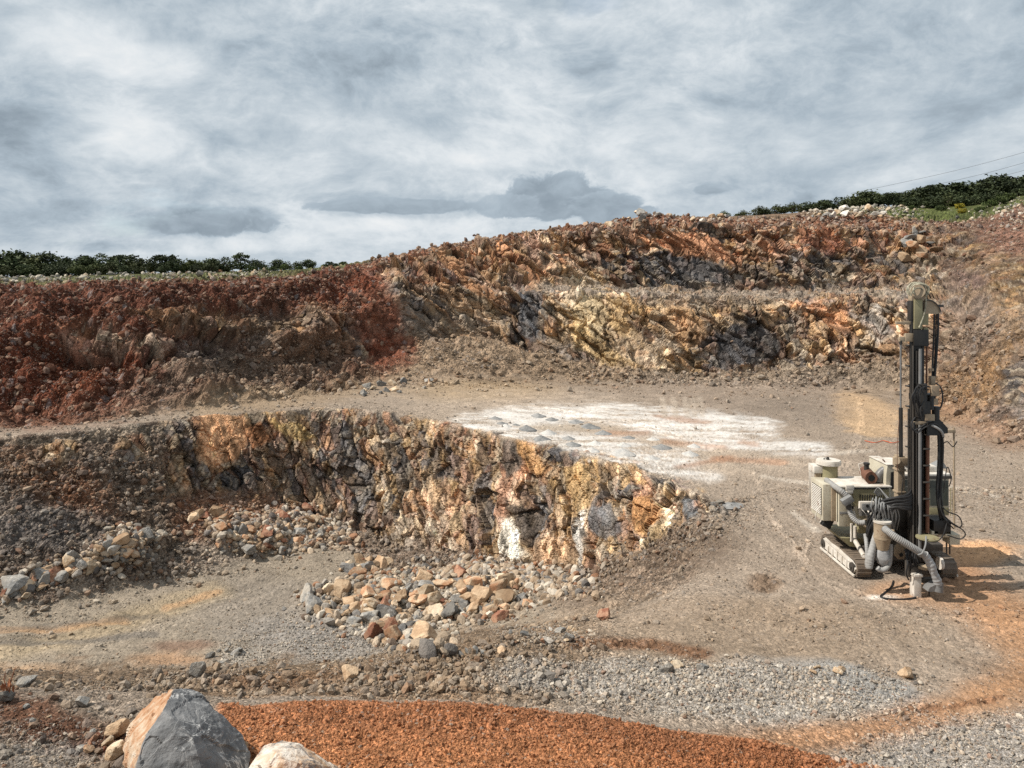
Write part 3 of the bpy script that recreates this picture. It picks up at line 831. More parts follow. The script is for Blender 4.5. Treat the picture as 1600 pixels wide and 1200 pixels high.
# how loose the surface is: screes and gravel beds against rolled, compacted floors
LOOSE = np.ones((NR, NC), np.float32)
flat_ = np.maximum.reduce([band(8.1, 9.3, .1, .3), band(4.6, 8.9, .2, .1) * xband(1090, 4000, 50), pf, band(3.2, 5, .3, .3) * xband(1000, 4000, 60)])
LOOSE -= .62 * flat_
beds = np.clip(ell(1130, 1080, 340, 46, 3, .25) + ell(1520, 1165, 190, 50, -8, .3) + .8 * ell(500, 1000, 130, 36), 0, 1)
LOOSE = np.maximum(LOOSE, .85 * beds)

DISPH = .55 * ell(690, 930, 130, 30, -6) + .3 * ell(560, 945, 80, 26) + .6 * ell(190, 860, 44, 24, -20) + .4 * ell(430, 832, 80, 22)
n_m = fbm(FLAT, .8, 4, .5, 151); n_s = fbm(FLAT, 5.0, 3, .6, 161)
hs, os_, s1, s2 = voronoi(FLAT * np.where(RG.ravel() > 8.5, 2.2, 4.5)[:, None].astype(np.float32), 5, False)
lump = (.55 - s1) * hrand(hs, 3)
disp += soil * (amp_m.ravel() * n_m * 1.6 + amp_s.ravel() * (n_s * .9 + lump * 2.0))
# clods of the red mound
mi = np.where(mound.ravel() > .05)[0]
hm, _, m1, _ = voronoi(FLAT[mi] * np.float32(16.0), 6, False)
disp[mi] += mound.ravel()[mi] * (.55 - m1) * hrand(hm, 4) ** 2 * .09 + mound.ravel()[mi] * .10 * fbm(FLAT[mi] * np.array((.8, 2.2, 1), np.float32), .9, 3, .5, 241)
hm, _, m1, _ = voronoi(FLAT[mi] * np.float32(26.0), 7, False)
disp[mi] += mound.ravel()[mi] * (.55 - m1) * .022
# wheel ruts across the near floor
rut = np.maximum.reduce([stroke([(900, 1002), (1010, 1006), (1090, 1022)], 6), stroke([(1400, 1110), (1500, 1100), (1560, 1090)], 5)])
disp += rut.ravel() * .10 * n_s
gA = (fbm(FLAT * np.array((.35, 2.2, 1), np.float32), 1.0, 4, .6, 171) * pf.ravel() * .10)
disp += gA + DISPH.ravel() + (.05 * TRK * np.clip(n_s.reshape(NR, NC) + .6, 0, 1)).ravel()
hol = fbm(FLAT, .13, 3, .5, 221) * 2.2 + np.abs(fbm(FLAT, .3, 3, .5, 231)) * -1.6
hol = hol * (1 - sstep(12.1, 12.8, RG.ravel()))
disp += np.clip(lw, 0, 1).ravel() * hol - 1.3 * (ell(130, 545, 80, 20, 8) + ell(245, 560, 24, 14) + .7 * ell(330, 520, 60, 16, 10)).ravel() * (RG > 8.9).ravel() + .5 * rs.ravel() * hol
rs_b = 0
disp *= (1 - .62 * sstep(1470, 1530, PXG) * (RG > 8.9) * (RG < 13.2)).ravel()
DISP = disp.reshape(NR, NC)
DISP[:2] = 0
POSD = POS + NRM * DISP[..., None]
# tinted stones among the soil (each lump its own shade)
lt = (hrand(hs, 8) - .5) * soil * np.clip(amp_s.ravel() / .1, 0, 1.2)
cf *= (1 + .9 * lt)[:, None]
pale = (soil * (hrand(hs, 9) > .86) * (s1 < .42) * np.clip(amp_s.ravel() / .12, 0, 1) * (1 - mound.ravel()))[:, None]
cf[:] = cf * (1 - .55 * pale) + .55 * pale * np.where((hrand(hs, 10) > .5)[:, None], (.40, .31, .23), (.24, .22, .21))
np.clip(cf, .012, .9, out=cf)
GRV = np.clip((1 - ROCK - .85 * dust) * LOOSE, 0, 1)

# screen heights after relief, for setting things down on the surface that is seen there
PYD = HY + (CH - POSD[..., 2]) / np.maximum(POSD[..., 1], .1) * F


def ground_at(px, py):
    """the point of the land seen at (px, py) of the photograph"""
    c = int(np.clip(round((px - PX0) / DPX), 0, NC - 1))
    hit = PYD[20:, c] <= py
    r = int(np.argmax(hit)) + 20 if hit.any() else NR - 1
    return Vector(POSD[r, c].tolist()), Vector(NRM[r, c].tolist())


def ground_z(x, y):
    """height of the land at (x, y), from the nearest column"""
    c = int(np.clip(round((800 + x / y * F - PX0) / DPX), 0, NC - 1))
    r = int(np.argmin(np.abs(POSD[:, c, 1] - y)))
    return float(POSD[r, c, 2])
# ------------------------------------------------------------------ materials
def new_mat(name, rough=.9, spec=.15):
    m = bpy.data.materials.new(name)
    m.use_nodes = True
    nt = m.node_tree
    b = nt.nodes['Principled BSDF']
    b.inputs['Roughness'].default_value = rough
    b.inputs['Specular IOR Level'].default_value = spec
    return m, NT(nt), b


def land_material():
    m, N, b = new_mat('land', .95, .08)
    at = N.n('ShaderNodeAttribute', attribute_name='albedo')
    gv = N.n('ShaderNodeAttribute', attribute_name='gravel').outputs['Fac']
    obj = N.n('ShaderNodeTexCoord').outputs['Object']
    # pebbles: every cell its own shade
    vA = N.n('ShaderNodeTexVoronoi', ins={'Vector': obj, 'Scale': 11.0})
    vB = N.n('ShaderNodeTexVoronoi', ins={'Vector': obj, 'Scale': 27.0})
    gA = N.n('ShaderNodeSeparateXYZ', ins={0: vA.outputs['Color']})
    gB = N.n('ShaderNodeSeparateXYZ', ins={0: vB.outputs['Color']})
    lA = N.math('MULTIPLY_ADD', N.math('POWER', gA.outputs[0], 1.6), .75, .70)
    lB = N.math('MULTIPLY_ADD', N.math('POWER', gB.outputs[0], 1.8), 1.0, .62)
    fin = N.noise(obj, 34.0, 3, .6)
    fin2 = N.noise(obj, 7.0, 5, .65)
    l = N.math('MULTIPLY', lA, lB)
    l = N.math('ADD', N.math('MULTIPLY', N.math('SUBTRACT', l, 1.0), N.math('MULTIPLY_ADD', gv, .85, .06)), 1.0)
    l = N.math('MULTIPLY', l, N.math('MULTIPLY_ADD', fin, .6, .72))
    l = N.math('MULTIPLY', l, N.math('MULTIPLY_ADD', fin2, .5, .77))
    c = N.n('ShaderNodeVectorMath', operation='SCALE', ins={0: at.outputs['Color'], 'Scale': l}).outputs[0]
    # some pebbles are pale limestone or grey
    pk = N.math('MULTIPLY', N.math('GREATER_THAN', gA.outputs[1], .84), N.math('LESS_THAN', vA.outputs['Distance'], .36))
    c = N.mix(N.math('MULTIPLY', N.math('MULTIPLY', pk, gv), .5), c, N.ramp(gA.outputs[2], [(0, (.36, .30, .23)), (.5, (.42, .36, .29)), (1, (.22, .215, .21))]))
    # darker lines along the cracks of bare rock
    rk = N.n('ShaderNodeAttribute', attribute_name='rock').outputs['Fac']
    ve = N.n('ShaderNodeTexVoronoi', feature='DISTANCE_TO_EDGE', ins={'Vector': N.n('ShaderNodeVectorMath', operation='ADD', ins={0: obj, 1: N.n('ShaderNodeVectorMath', operation='SCALE', ins={0: N.noise(obj, 2.2, 3, .6, 0, 1), 'Scale': .5}).outputs[0]}).outputs[0], 'Scale': 4.6})
    crack = N.ramp(ve.outputs[0], [(0, (.45, .45, .45)), (.06, (1, 1, 1))])
    c = N.mix(N.math('MULTIPLY', rk, .7), c, N.mix(1.0, c, crack, 'MULTIPLY'))
    N.link(c, b.inputs['Base Color'])
    h = N.math('ADD', N.math('MULTIPLY', vA.outputs['Distance'], -.05), N.math('MULTIPLY', vB.outputs['Distance'], -.022))
    h = N.math('MULTIPLY', h, N.math('MULTIPLY_ADD', gv, .9, .08))
    h = N.math('ADD', h, N.math('MULTIPLY', fin2, N.math('MULTIPLY_ADD', gv, .08, .03)))
    h = N.math('ADD', h, N.math('MULTIPLY', N.math('MULTIPLY', N.math('MINIMUM', ve.outputs[0], .1), rk), .5))
    bu = N.n('ShaderNodeBump', ins={'Strength': .85, 'Distance': 1.0, 'Height': h})
    N.link(bu.outputs[0], b.inputs['Normal'])
    return m


def stone_material(name, base, second, blot=1.5, spread=.35, vein=None):
    """a boulder: two tones of rock in blotches, small pits, a slightly different shade for every stone"""
    m, N, b = new_mat(name, .9, .12)
    obj = N.n('ShaderNodeTexCoord').outputs['Object']
    oi = N.n('ShaderNodeObjectInfo').outputs['Random']
    off = N.n('ShaderNodeCombineXYZ', ins={0: N.math('MULTIPLY', oi, 37.0), 1: N.math('MULTIPLY', oi, 11.0), 2: 0.0}).outputs[0]
    p = N.n('ShaderNodeVectorMath', operation='ADD', ins={0: obj, 1: off}).outputs[0]
    f = N.ramp(N.noise(p, blot, 6, .65, .4), [(.42, (0, 0, 0)), (.58, (1, 1, 1))])
    c = N.mix(f, base, second)
    d = N.noise(p, 9.0, 6, .7)
    c = N.n('ShaderNodeVectorMath', operation='SCALE', ins={0: c, 'Scale': N.math('MULTIPLY_ADD', d, .9, .55)}).outputs[0]
    c = N.n('ShaderNodeVectorMath', operation='SCALE', ins={0: c, 'Scale': N.math('MULTIPLY_ADD', oi, 2 * spread, 1 - spread)}).outputs[0]
    if vein:
        v = N.ramp(N.math('ABSOLUTE', N.math('SUBTRACT', N.noise(p, vein[1], 7, .62, .9), .5)), [(0, (1, 1, 1)), (vein[2], (0, 0, 0))])
        v = N.math('MULTIPLY', v, N.ramp(N.noise(p, 1.3, 3, .5), [(.45, (0, 0, 0)), (.62, (1, 1, 1))]))
        c = N.mix(v, c, vein[0])
    N.link(c, b.inputs['Base Color'])
    h = N.math('ADD', N.math('MULTIPLY', d, .05), N.math('MULTIPLY', N.noise(p, 3.0, 4, .6), .10))
    N.link(N.n('ShaderNodeBump', ins={'Strength': .8, 'Distance': .6, 'Height': h}).outputs[0], b.inputs['Normal'])
    return m


def attr_material(name, attr='albedo', sc=20.0):
    m, N, b = new_mat(name, .93, .1)
    at = N.n('ShaderNodeAttribute', attribute_name=attr)
    obj = N.n('ShaderNodeTexCoord').outputs['Object']
    d = N.noise(obj, sc, 4, .65)
    N.link(N.n('ShaderNodeVectorMath', operation='SCALE', ins={0: at.outputs['Color'], 'Scale': N.math('MULTIPLY_ADD', d, .8, .6)}).outputs[0], b.inputs['Base Color'])
    N.link(N.n('ShaderNodeBump', ins={'Strength': .5, 'Distance': .1, 'Height': d}).outputs[0], b.inputs['Normal'])
    return m


LAND = land_material()
STONE_VERT = attr_material('loose_stone')
ROCKM = {
    'tan': stone_material('tan_rock', (.44, .32, .21), (.31, .205, .125)),
    'cream': stone_material('cream_rock', (.55, .45, .33), (.40, .28, .175)),
    'orange': stone_material('orange_rock', (.38, .205, .115), (.50, .37, .25)),
    'rust': stone_material('rust_rock', (.22, .095, .06), (.33, .20, .13)),
    'grey': stone_material('grey_rock', (.19, .185, .175), (.31, .28, .24), vein=((.5, .48, .45), 2.5, .02)),
    'dark': stone_material('dark_rock', (.11, .108, .105), (.19, .175, .155), vein=((.4, .38, .36), 2.5, .015)),
    'white': stone_material('white_rock', (.58, .54, .48), (.42, .37, .31)),
}

# ------------------------------------------------------------------ the land as meshes, cut along its feature lines
def land_piece(name, fmask, label, cat):
    fi = np.where(fmask.ravel())[0]
    r, c = fi // (NC - 1), fi % (NC - 1)
    a = r * NC + c
    q = np.stack([a, a + 1, a + 1 + NC, a + NC], -1)
    used, inv = np.unique(q, return_inverse=True)
    me = mesh_np(name, POSD.reshape(-1, 3)[used], inv.reshape(q.shape), LAND)
    add_attr(me, 'albedo', cf[used]); add_attr(me, 'gravel', GRV.ravel()[used]); add_attr(me, 'rock', ROCK.ravel()[used])
    return tag(link_obj(name, me), label, cat, kind='structure')


FR = RG[:-1, :-1]; FX = PXG[:-1, :-1]
m_low = (FR >= 6) & (FR < 8) & (FX < 1150)
m_up = (FR >= 9) & (FR < 13)
m_bench = (FR >= 8) & (FR < 9) | ((FR >= 6) & (FR < 9) & (FX >= 1150))
m_far = FR >= 13
m_near = FR < 6
m_floor = (FR >= 5) & (FR < 6) & (FX < 900)
land_piece('ground', m_near & ~m_floor, 'stony brown ground with red soil mound in the foreground', 'ground')
land_piece('pit_floor', m_floor, 'grey-brown gravel floor at the bottom of the lower pit', 'ground')
land_piece('lower_quarry_face', m_low, 'ochre, white and grey blasted rock face of the lower pit', 'rock face')
land_piece('quarry_bench', m_bench, 'flat bench with white drilling dust above the lower rock face', 'ground')
land_piece('upper_quarry_face', m_up, 'tall red, ochre and grey rock face behind the bench', 'rock face')
land_piece('hilltop_terrain', m_far, 'green and stony hilltop above the upper rock face', 'terrain')
# ------------------------------------------------------------------ loose stones, heaps, trees
rng = random.Random(11)
nrs = np.random.RandomState(11)


def ico(sub):
    bm = bmesh.new()
    bmesh.ops.create_icosphere(bm, subdivisions=sub, radius=1.0)
    v = np.array([x.co[:] for x in bm.verts], np.float32)
    f = np.array([[x.index for x in p.verts] for p in bm.faces], np.int32)
    bm.free()
    return v, f


ICO1, ICO3, ICO2 = ico(1), ico(4), ico(2)


def rock_shape(seed, n=13, rough=.035, flat=1.0):
    """broken rock: a ball cut by random planes, with a rough skin; about 1 m across"""
    r = np.random.RandomState(seed)
    d, f = ICO3
    nn = r.randn(n, 3); nn /= np.linalg.norm(nn, axis=1, keepdims=True)
    nn = np.vstack([nn, [[0, 0, -1]]])
    off = np.append(r.uniform(.40, .70, n), .5)
    dot = d @ nn.T
    rad = np.where(dot > .05, off / np.maximum(dot, .05), 9).min(1)
    rad = np.minimum(rad, 1.06)
    p = d * rad[:, None] * r.uniform(.75, 1.15, 3)
    ns = fbm(p * 1.0 + seed * 3.7, 2.6, 4, .6, seed % 50)
    p = p * (1 + rough * 2.2 * ns)[:, None]
    p[:, 2] *= flat
    return (p * .62).astype(np.float32), f


def rock_mesh(name, seed, mat, **kw):
    v, f = rock_shape(seed, **kw)
    return mesh_np(name, v, f, mat, smooth=False)


NSHAPE = 9
ROCKMESH = {c: [rock_mesh('boulder', 100 + k * 7 + 13 * i, ROCKM[c], flat=(1, .75, .9, .6, 1.1)[k % 5]) for k in range(NSHAPE)] for i, c in enumerate(ROCKM)}
SHAPEWORD = ['blocky', 'low', 'squat', 'flat', 'tall', 'angular', 'wedge-shaped', 'chunky', 'slab-like']
COLWORD = {'tan': 'tan', 'cream': 'cream', 'orange': 'orange-brown', 'rust': 'rusty red', 'grey': 'grey', 'dark': 'dark grey', 'white': 'whitish'}
LABELS_USED = {}
ROCKS = []


def place_rock(px, py, size, colour, label, group, cat='boulder', name='boulder', shape=None, sink=.28, squash=None, lift=0.0):
    g, n = ground_at(px, py)
    k = rng.randrange(NSHAPE) if shape is None else shape
    o = bpy.data.objects.new(name, ROCKMESH[colour][k])
    s = Vector((rng.uniform(.85, 1.2), rng.uniform(.85, 1.2), rng.uniform(.75, 1.05))) * size
    o.scale = s
    o.rotation_euler = (rng.uniform(-.45, .45), rng.uniform(-.45, .45), rng.uniform(0, 6.28))
    o.location = g + Vector((0, 0, size * (.45 - sink) + lift))
    COL.objects.link(o)
    ROCKS.append(o)
    tag(o, label, cat, group)
    return o


def heap(count, where, spots, sizes, colours, group, cat='boulder', name='boulder', gap=.44, sink=.31, power=1.7):
    """scatter boulders over soft-edged patches (cx, cy, rx, ry, angle); biggest first; none on top of another"""
    done = []
    tries = 0
    targets = sorted([sizes[0] + (sizes[1] - sizes[0]) * rng.random() ** power for _ in range(count)], reverse=True)
    for s in targets:
        for _ in range(60):
            cx, cy, rx_, ry_, an = rng.choice(spots)
            a, r = rng.uniform(0, 6.283), math.sqrt(rng.random())
            u, v = r * rx_ * math.cos(a), r * ry_ * math.sin(a)
            c, q = math.cos(math.radians(an)), math.sin(math.radians(an))
            x, y = cx + u * c - v * q, cy + u * q + v * c
            g, _n = ground_at(x, y)
            spx = s * F / g.y
            if all(math.hypot(x - X, (y - Y) * 1.5) > gap * .5 * (spx + S) for X, Y, S in done):
                break
        else:
            continue
        done.append((x, y, spx))
    xs = [d[0] for d in done]; ys = [d[1] for d in done]
    x0, x1, y0, y1 = min(xs), max(xs), min(ys), max(ys)
    szs = sorted(d[2] for d in done)
    for x, y, spx in done:
        g, _n = ground_at(x, y)
        k = rng.randrange(NSHAPE)
        colour = rng.choices(list(colours), list(colours.values()))[0]
        sz = 'big' if spx > szs[int(len(szs) * .8)] else 'small' if spx < szs[int(len(szs) * .35)] else 'middling'
        hx = ['far left of', 'left part of', 'middle of', 'right part of', 'far right of'][min(4, int(5 * (x - x0) / (x1 - x0 + 1)))]
        vy = ['upper edge', 'centre', 'front edge'][min(2, int(3 * (y - y0) / (y1 - y0 + 1)))]
        lab = f"{sz} {SHAPEWORD[k]} {COLWORD[colour]} {cat}, {vy}, {hx} {where}"
        assert len(lab.split()) <= 16 or True
        place_rock(x, y, spx * g.y / F, colour, lab, group, cat, name, k, sink)


MIX_A = {'tan': 5, 'cream': 3, 'orange': 2.2, 'rust': .6, 'grey': 2.2, 'dark': 1.2}
for (x, y, s, c, k, lab) in [
    (535, 932, .95, 'tan', 5, 'large tan angular boulder at the left of the rubble heap'), (668, 935, 1.05, 'cream', 0, 'large cream block in the middle of the rubble heap'),
    (665, 1004, 1.35, 'tan', 6, 'large brown wedge-shaped boulder lying in front of the rubble heap'), (745, 918, .95, 'orange', 4, 'tall orange-tan boulder on the crest of the rubble heap'),
    (730, 945, .9, 'tan', 0, 'tan block right of the cream block in the heap'), (705, 962, .85, 'dark', 2, 'dark grey block at the foot of the rubble heap'),
    (778, 930, .95, 'orange', 5, 'orange-tan boulder near the right of the heap crest'), (802, 918, .75, 'orange', 7, 'chunky orange boulder at the right end of the heap'),
    (655, 948, .9, 'orange', 3, 'flat orange slab in the middle of the heap'), (580, 952, .85, 'cream', 2, 'cream boulder left of the heap centre'), (490, 955, .95, 'grey', 7, 'pale grey boulder at the far left foot of the heap'),
    (607, 885, .75, 'cream', 1, 'cream boulder alone on the scree above the heap'), (580, 890, .7, 'grey', 4, 'grey boulder beside the cream one on the scree'), (566, 880, .6, 'rust', 0, 'reddish boulder in the small group on the scree'),
    (945, 968, .52, 'rust', 2, 'red stone alone on the brown ground right of the pit edge')]:
    place_rock(x, y, s, c, lab, 'boulders below the lower rock face', shape=k, sink=.2)
heap(135, 'the central heap', [(690, 935, 120, 32, -6), (690, 935, 120, 32, -6), (560, 945, 90, 34, 0), (620, 985, 60, 26, 10), (770, 940, 60, 30, 10), (570, 890, 40, 14, 0)], (.32, 1.0), MIX_A, 'boulders below the lower rock face')
heap(52, 'the left heap', [(190, 860, 44, 26, -20), (190, 860, 44, 26, -20), (100, 892, 60, 16, -20), (30, 925, 40, 14, -10)], (.35, 1.05), {'tan': 3, 'cream': 2, 'orange': 1.4, 'rust': .7, 'grey': 2.4, 'dark': 1.2}, 'boulders at the foot of the left scree')
heap(58, 'rubble below the brown hollow', [(440, 835, 70, 24, 0), (400, 855, 90, 18, 6), (470, 815, 40, 20, 0), (350, 822, 50, 18, 10)], (.36, 1.0), {'tan': 3, 'cream': 1.4, 'orange': 2, 'rust': 2.2, 'grey': 2, 'dark': 1}, 'boulders under the brown hollow of the lower face')
heap(26, 'the pit edge stones', [(850, 992, 60, 13, 0), (740, 1030, 60, 16, -10), (350, 1025, 26, 22, 0)], (.14, .42), {'cream': 3, 'white': 2, 'grey': 3, 'tan': 1, 'rust': .4}, 'stones along the pit edge', 'stone', 'stone')
heap(26, 'the high rim skyline', [(1040, 339, 60, 6, 0), (1110, 345, 60, 4, 0), (990, 346, 40, 5, -10)], (.4, 1.2), {'tan': 2, 'cream': 2, 'grey': 2.5, 'white': 1}, 'stones on the skyline of the high rim', sink=.22)
heap(26, 'the pale spoil bank', [(1345, 335, 66, 8, 0), (1300, 341, 40, 6, 0)], (.5, 1.4), {'cream': 3, 'white': 3, 'grey': 2, 'tan': 1}, 'pale boulders of the spoil bank', sink=.1)
heap(13, 'the upper right group', [(1430, 385, 44, 26, 0)], (.8, 2.0), {'grey': 2, 'orange': 1, 'rust': 1, 'dark': 3, 'tan': 2}, 'boulders stuck in the upper right face', sink=.3)
heap(14, 'the bench blocks', [(620, 608, 56, 9, -8), (585, 604, 20, 5, 0)], (.35, .95), {'grey': 3, 'dark': 1.5, 'cream': 2, 'tan': 1}, 'blocks lying on the bench')
heap(10, 'the gravel bed edge', [(1290, 1050, 90, 5, 4), (1040, 1046, 60, 4, 0), (1405, 1052, 30, 5, 12)], (.16, .42), {'cream': 2, 'grey': 2, 'white': 1, 'tan': 1}, 'stones at the edge of the gravel bed', 'stone', 'stone')
heap(12, 'the dark soil patch', [(70, 1120, 70, 34, 8), (160, 1165, 40, 22, 0)], (.10, .30), {'cream': 2, 'grey': 3, 'tan': 2, 'rust': 1.4}, 'stones in the dark foreground soil', 'stone', 'stone')

# ---- the two foreground boulders
def P(px, py, Y):
    return Vector(((px - 800) * Y / F, Y, CH - (py - HY) * Y / F))


def hull_rock(name, pts, levels, rough, mats, pick_mat, base, tan=False):
    bm = bmesh.new()
    for p in pts: bm.verts.new(p - base)
    r = bmesh.ops.convex_hull(bm, input=bm.verts[:])
    bmesh.ops.delete(bm, geom=[v for v in bm.verts if not v.link_faces], context='VERTS')
    bmesh.ops.triangulate(bm, faces=bm.faces[:])
    bmesh.ops.recalc_face_normals(bm, faces=bm.faces[:])
    for f in bm.faces: f.material_index = pick_mat(f.normal, f.calc_center_median() + base)
    for i in range(levels):
        bmesh.ops.subdivide_edges(bm, edges=bm.edges[:], cuts=1, use_grid_fill=True)
        if i == 1:
            bmesh.ops.smooth_vert(bm, verts=bm.verts[:], factor=.25, use_axis_x=True, use_axis_y=True, use_axis_z=True)
    bm.normal_update()
    v = np.array([x.co[:] for x in bm.verts], np.float32)
    n = np.array([x.normal[:] for x in bm.verts], np.float32)
    hh, oo, a1, a2 = voronoi(v * np.array((3.2, 3.2, 1.9), np.float32) + fbm(v, 2.0, 3)[:, None] * .5, 9)
    d = rough * (1.5 * fbm(v, 2.3, 5, .6, 3) + 1.3 * ((hrand(hh, 5) - .5) + .8 * oo[:, 0] * (hrand(hh, 6) - .5)))
    v = v + n * d[:, None]
    for x, c in zip(bm.verts, v): x.co = c
    me = bpy.data.meshes.new(name)
    bm.to_mesh(me); bm.free()
    for m in mats: me.materials.append(m)
    if tan:
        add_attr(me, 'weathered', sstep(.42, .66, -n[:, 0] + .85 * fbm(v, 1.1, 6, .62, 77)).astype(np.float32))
    return link_obj(name, me, base)


def big_boulder_material():
    m = stone_material('big_boulder', (.20, .20, .20), (.125, .128, .132), 1.3, .0, vein=((.55, .54, .52), 2.6, .022))
    N = NT(m.node_tree); b = m.node_tree.nodes['Principled BSDF']
    grey = b.inputs['Base Color'].links[0].from_socket
    obj = N.n('ShaderNodeTexCoord').outputs['Object']
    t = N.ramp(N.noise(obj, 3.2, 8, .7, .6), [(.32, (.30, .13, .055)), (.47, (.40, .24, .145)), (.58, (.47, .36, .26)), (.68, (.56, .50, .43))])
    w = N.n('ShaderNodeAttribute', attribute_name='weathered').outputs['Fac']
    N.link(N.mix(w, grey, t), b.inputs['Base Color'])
    return m


BIG_GREY = big_boulder_material()
PALE_FACE = stone_material('pale_boulder', (.60, .54, .47), (.46, .30, .18), 2.0, .0, vein=((.13, .13, .135), 1.5, .05))
bb = P(285, 1190, 11.5)
big = hull_rock('boulder', [P(270, 1076, 11.75), P(300, 1077, 12.0), P(254, 1110, 11.2), P(228, 1149, 10.9), P(208, 1203, 10.7), P(188, 1166, 11.7), P(203, 1131, 12.0), P(243, 1086, 12.1), P(318, 1088, 11.9),
                P(335, 1108, 11.75), P(378, 1152, 11.75), P(390, 1182, 11.6), P(300, 1150, 10.95), P(210, 1245, 10.5), P(330, 1250, 10.6), P(392, 1225, 11.3), P(305, 1100, 12.9), P(220, 1170, 12.9), P(375, 1175, 12.8)],
                5, .035, [BIG_GREY], lambda n, c: 0, bb, True)
tag(big, 'big grey pyramid-shaped boulder with tan left side in the foreground', 'boulder')
pb = P(455, 1200, 10.9)
pale = hull_rock('boulder', [P(392, 1195, 10.7), P(412, 1163, 11.0), P(440, 1157, 11.2), P(470, 1163, 11.2), P(500, 1178, 11.1), P(528, 1198, 11.0), P(545, 1230, 10.9), P(372, 1230, 10.6), P(440, 1180, 10.5), P(480, 1195, 10.5),
                  P(400, 1260, 10.3), P(520, 1265, 10.4), P(430, 1175, 12.0), P(520, 1200, 11.9), P(385, 1215, 11.7)], 5, .03, [PALE_FACE], lambda n, c: 0, pb)
tag(pale, 'pale cream and grey boulder cut off by the lower picture edge', 'boulder')
for (x, y, s, c, k, lab) in [(40, 1072, .42, 'grey', 0, 'grey stone beside the dry plant at the left edge'), (305, 1058, .40, 'grey', 2, 'grey stone on the berm behind the big boulder'), (185, 1150, .38, 'tan', 5, 'tan stone touching the left side of the big boulder'),
                             (178, 1185, .30, 'cream', 4, 'cream stone at the foot of the big boulder'), (378, 1178, .26, 'tan', 5, 'small tan stone between the two foreground boulders'), (545, 1060, .42, 'tan', 7, 'brown stone on the berm above the red mound'),
                             (130, 1105, .30, 'grey', 1, 'flat grey stone in the soil left of the big boulder'), (140, 1178, .22, 'orange', 3, 'small orange stone low in the left foreground'), (12, 1095, .34, 'grey', 5, 'grey rounded stone below the dry plant')]:
    place_rock(x, y, s, c, lab, 'stones around the foreground boulders', 'stone', 'stone', k, .2)

# ---- small stones that nobody could count
PAL_ST = np.array([(.42, .33, .24), (.34, .25, .17), (.30, .27, .235), (.16, .15, .14), (.50, .44, .36), (.27, .14, .08), (.20, .14, .10)], np.float32)


def stones(name, label, dens, count, smin_px, smax, alpha, own, weights, flat=.7, cat='stones', bright=1.0, sub=1):
    d = np.clip(dens, 0, None).astype(np.float64).copy()
    d[:12] = 0
    d *= (PXG > -200) & (PXG < 1800)
    cdf = np.cumsum(d.ravel()); cdf /= cdf[-1]
    pick_ = np.searchsorted(cdf, nrs.rand(count))
    base = POSD.reshape(-1, 3)[pick_]
    base = base + NRM.reshape(-1, 3)[pick_] * 0 + nrs.uniform(-1, 1, (count, 3)) * np.array((1, .6, 0)) * (DPX * base[:, 1:2] / F)
    gc = soilcol.reshape(-1, 3)[pick_]
    s = smin_px * base[:, 1] / F * (1 - nrs.rand(count)) ** (-1 / alpha)
    s = np.minimum(s, smax * (.6 + .4 * nrs.rand(count)))
    V, Fc = ICO2 if sub == 2 else ICO1
    nv = len(V)
    # eight broken shapes to start from
    shapes = []
    for k in range(10):
        r = np.random.RandomState(500 + k)
        nn = r.randn(8, 3); nn /= np.linalg.norm(nn, axis=1, keepdims=True)
        dt = V @ nn.T
        rad = np.minimum(np.where(dt > .1, r.uniform(.45, .85, 8) / np.maximum(dt, .1), 9).min(1), 1.0)
        shapes.append(V * rad[:, None] * r.uniform(.7, 1.2, 3))
    shapes = np.array(shapes, np.float32)
    sh = shapes[nrs.randint(0, 10, count)]
    sh = sh * (s * .6)[:, None, None] * np.array((1, 1, flat))
    # random turns
    q = nrs.randn(count, 4) * np.array((1.2, .45, .45, 1)); q /= np.linalg.norm(q, axis=1, keepdims=True)
    w, x, y, z = q.T
    R = np.stack([np.stack([1 - 2 * (y * y + z * z), 2 * (x * y - z * w), 2 * (x * z + y * w)], -1),
                  np.stack([2 * (x * y + z * w), 1 - 2 * (x * x + z * z), 2 * (y * z - x * w)], -1),
                  np.stack([2 * (x * z - y * w), 2 * (y * z + x * w), 1 - 2 * (x * x + y * y)], -1)], 1)
    co = np.einsum('nij,nvj->nvi', R, sh) + base[:, None, :] + np.array((0, 0, 1)) * (s * .16)[:, None, None]
    fc = (Fc[None] + (np.arange(count) * nv)[:, None, None]).reshape(-1, 3)
    pc = PAL_ST[nrs.choice(len(PAL_ST), count, p=np.array(weights) / np.sum(weights))]
    c = (gc * own * 1.1 + pc * (1 - own)) * (.7 + .6 * nrs.rand(count, 1)) * bright
    me = mesh_np(name, co.reshape(-1, 3), fc, STONE_VERT)
    add_attr(me, 'albedo', np.repeat(c.astype(np.float32), nv, 0))
    return tag(link_obj(name, me), label, cat, kind='stuff')


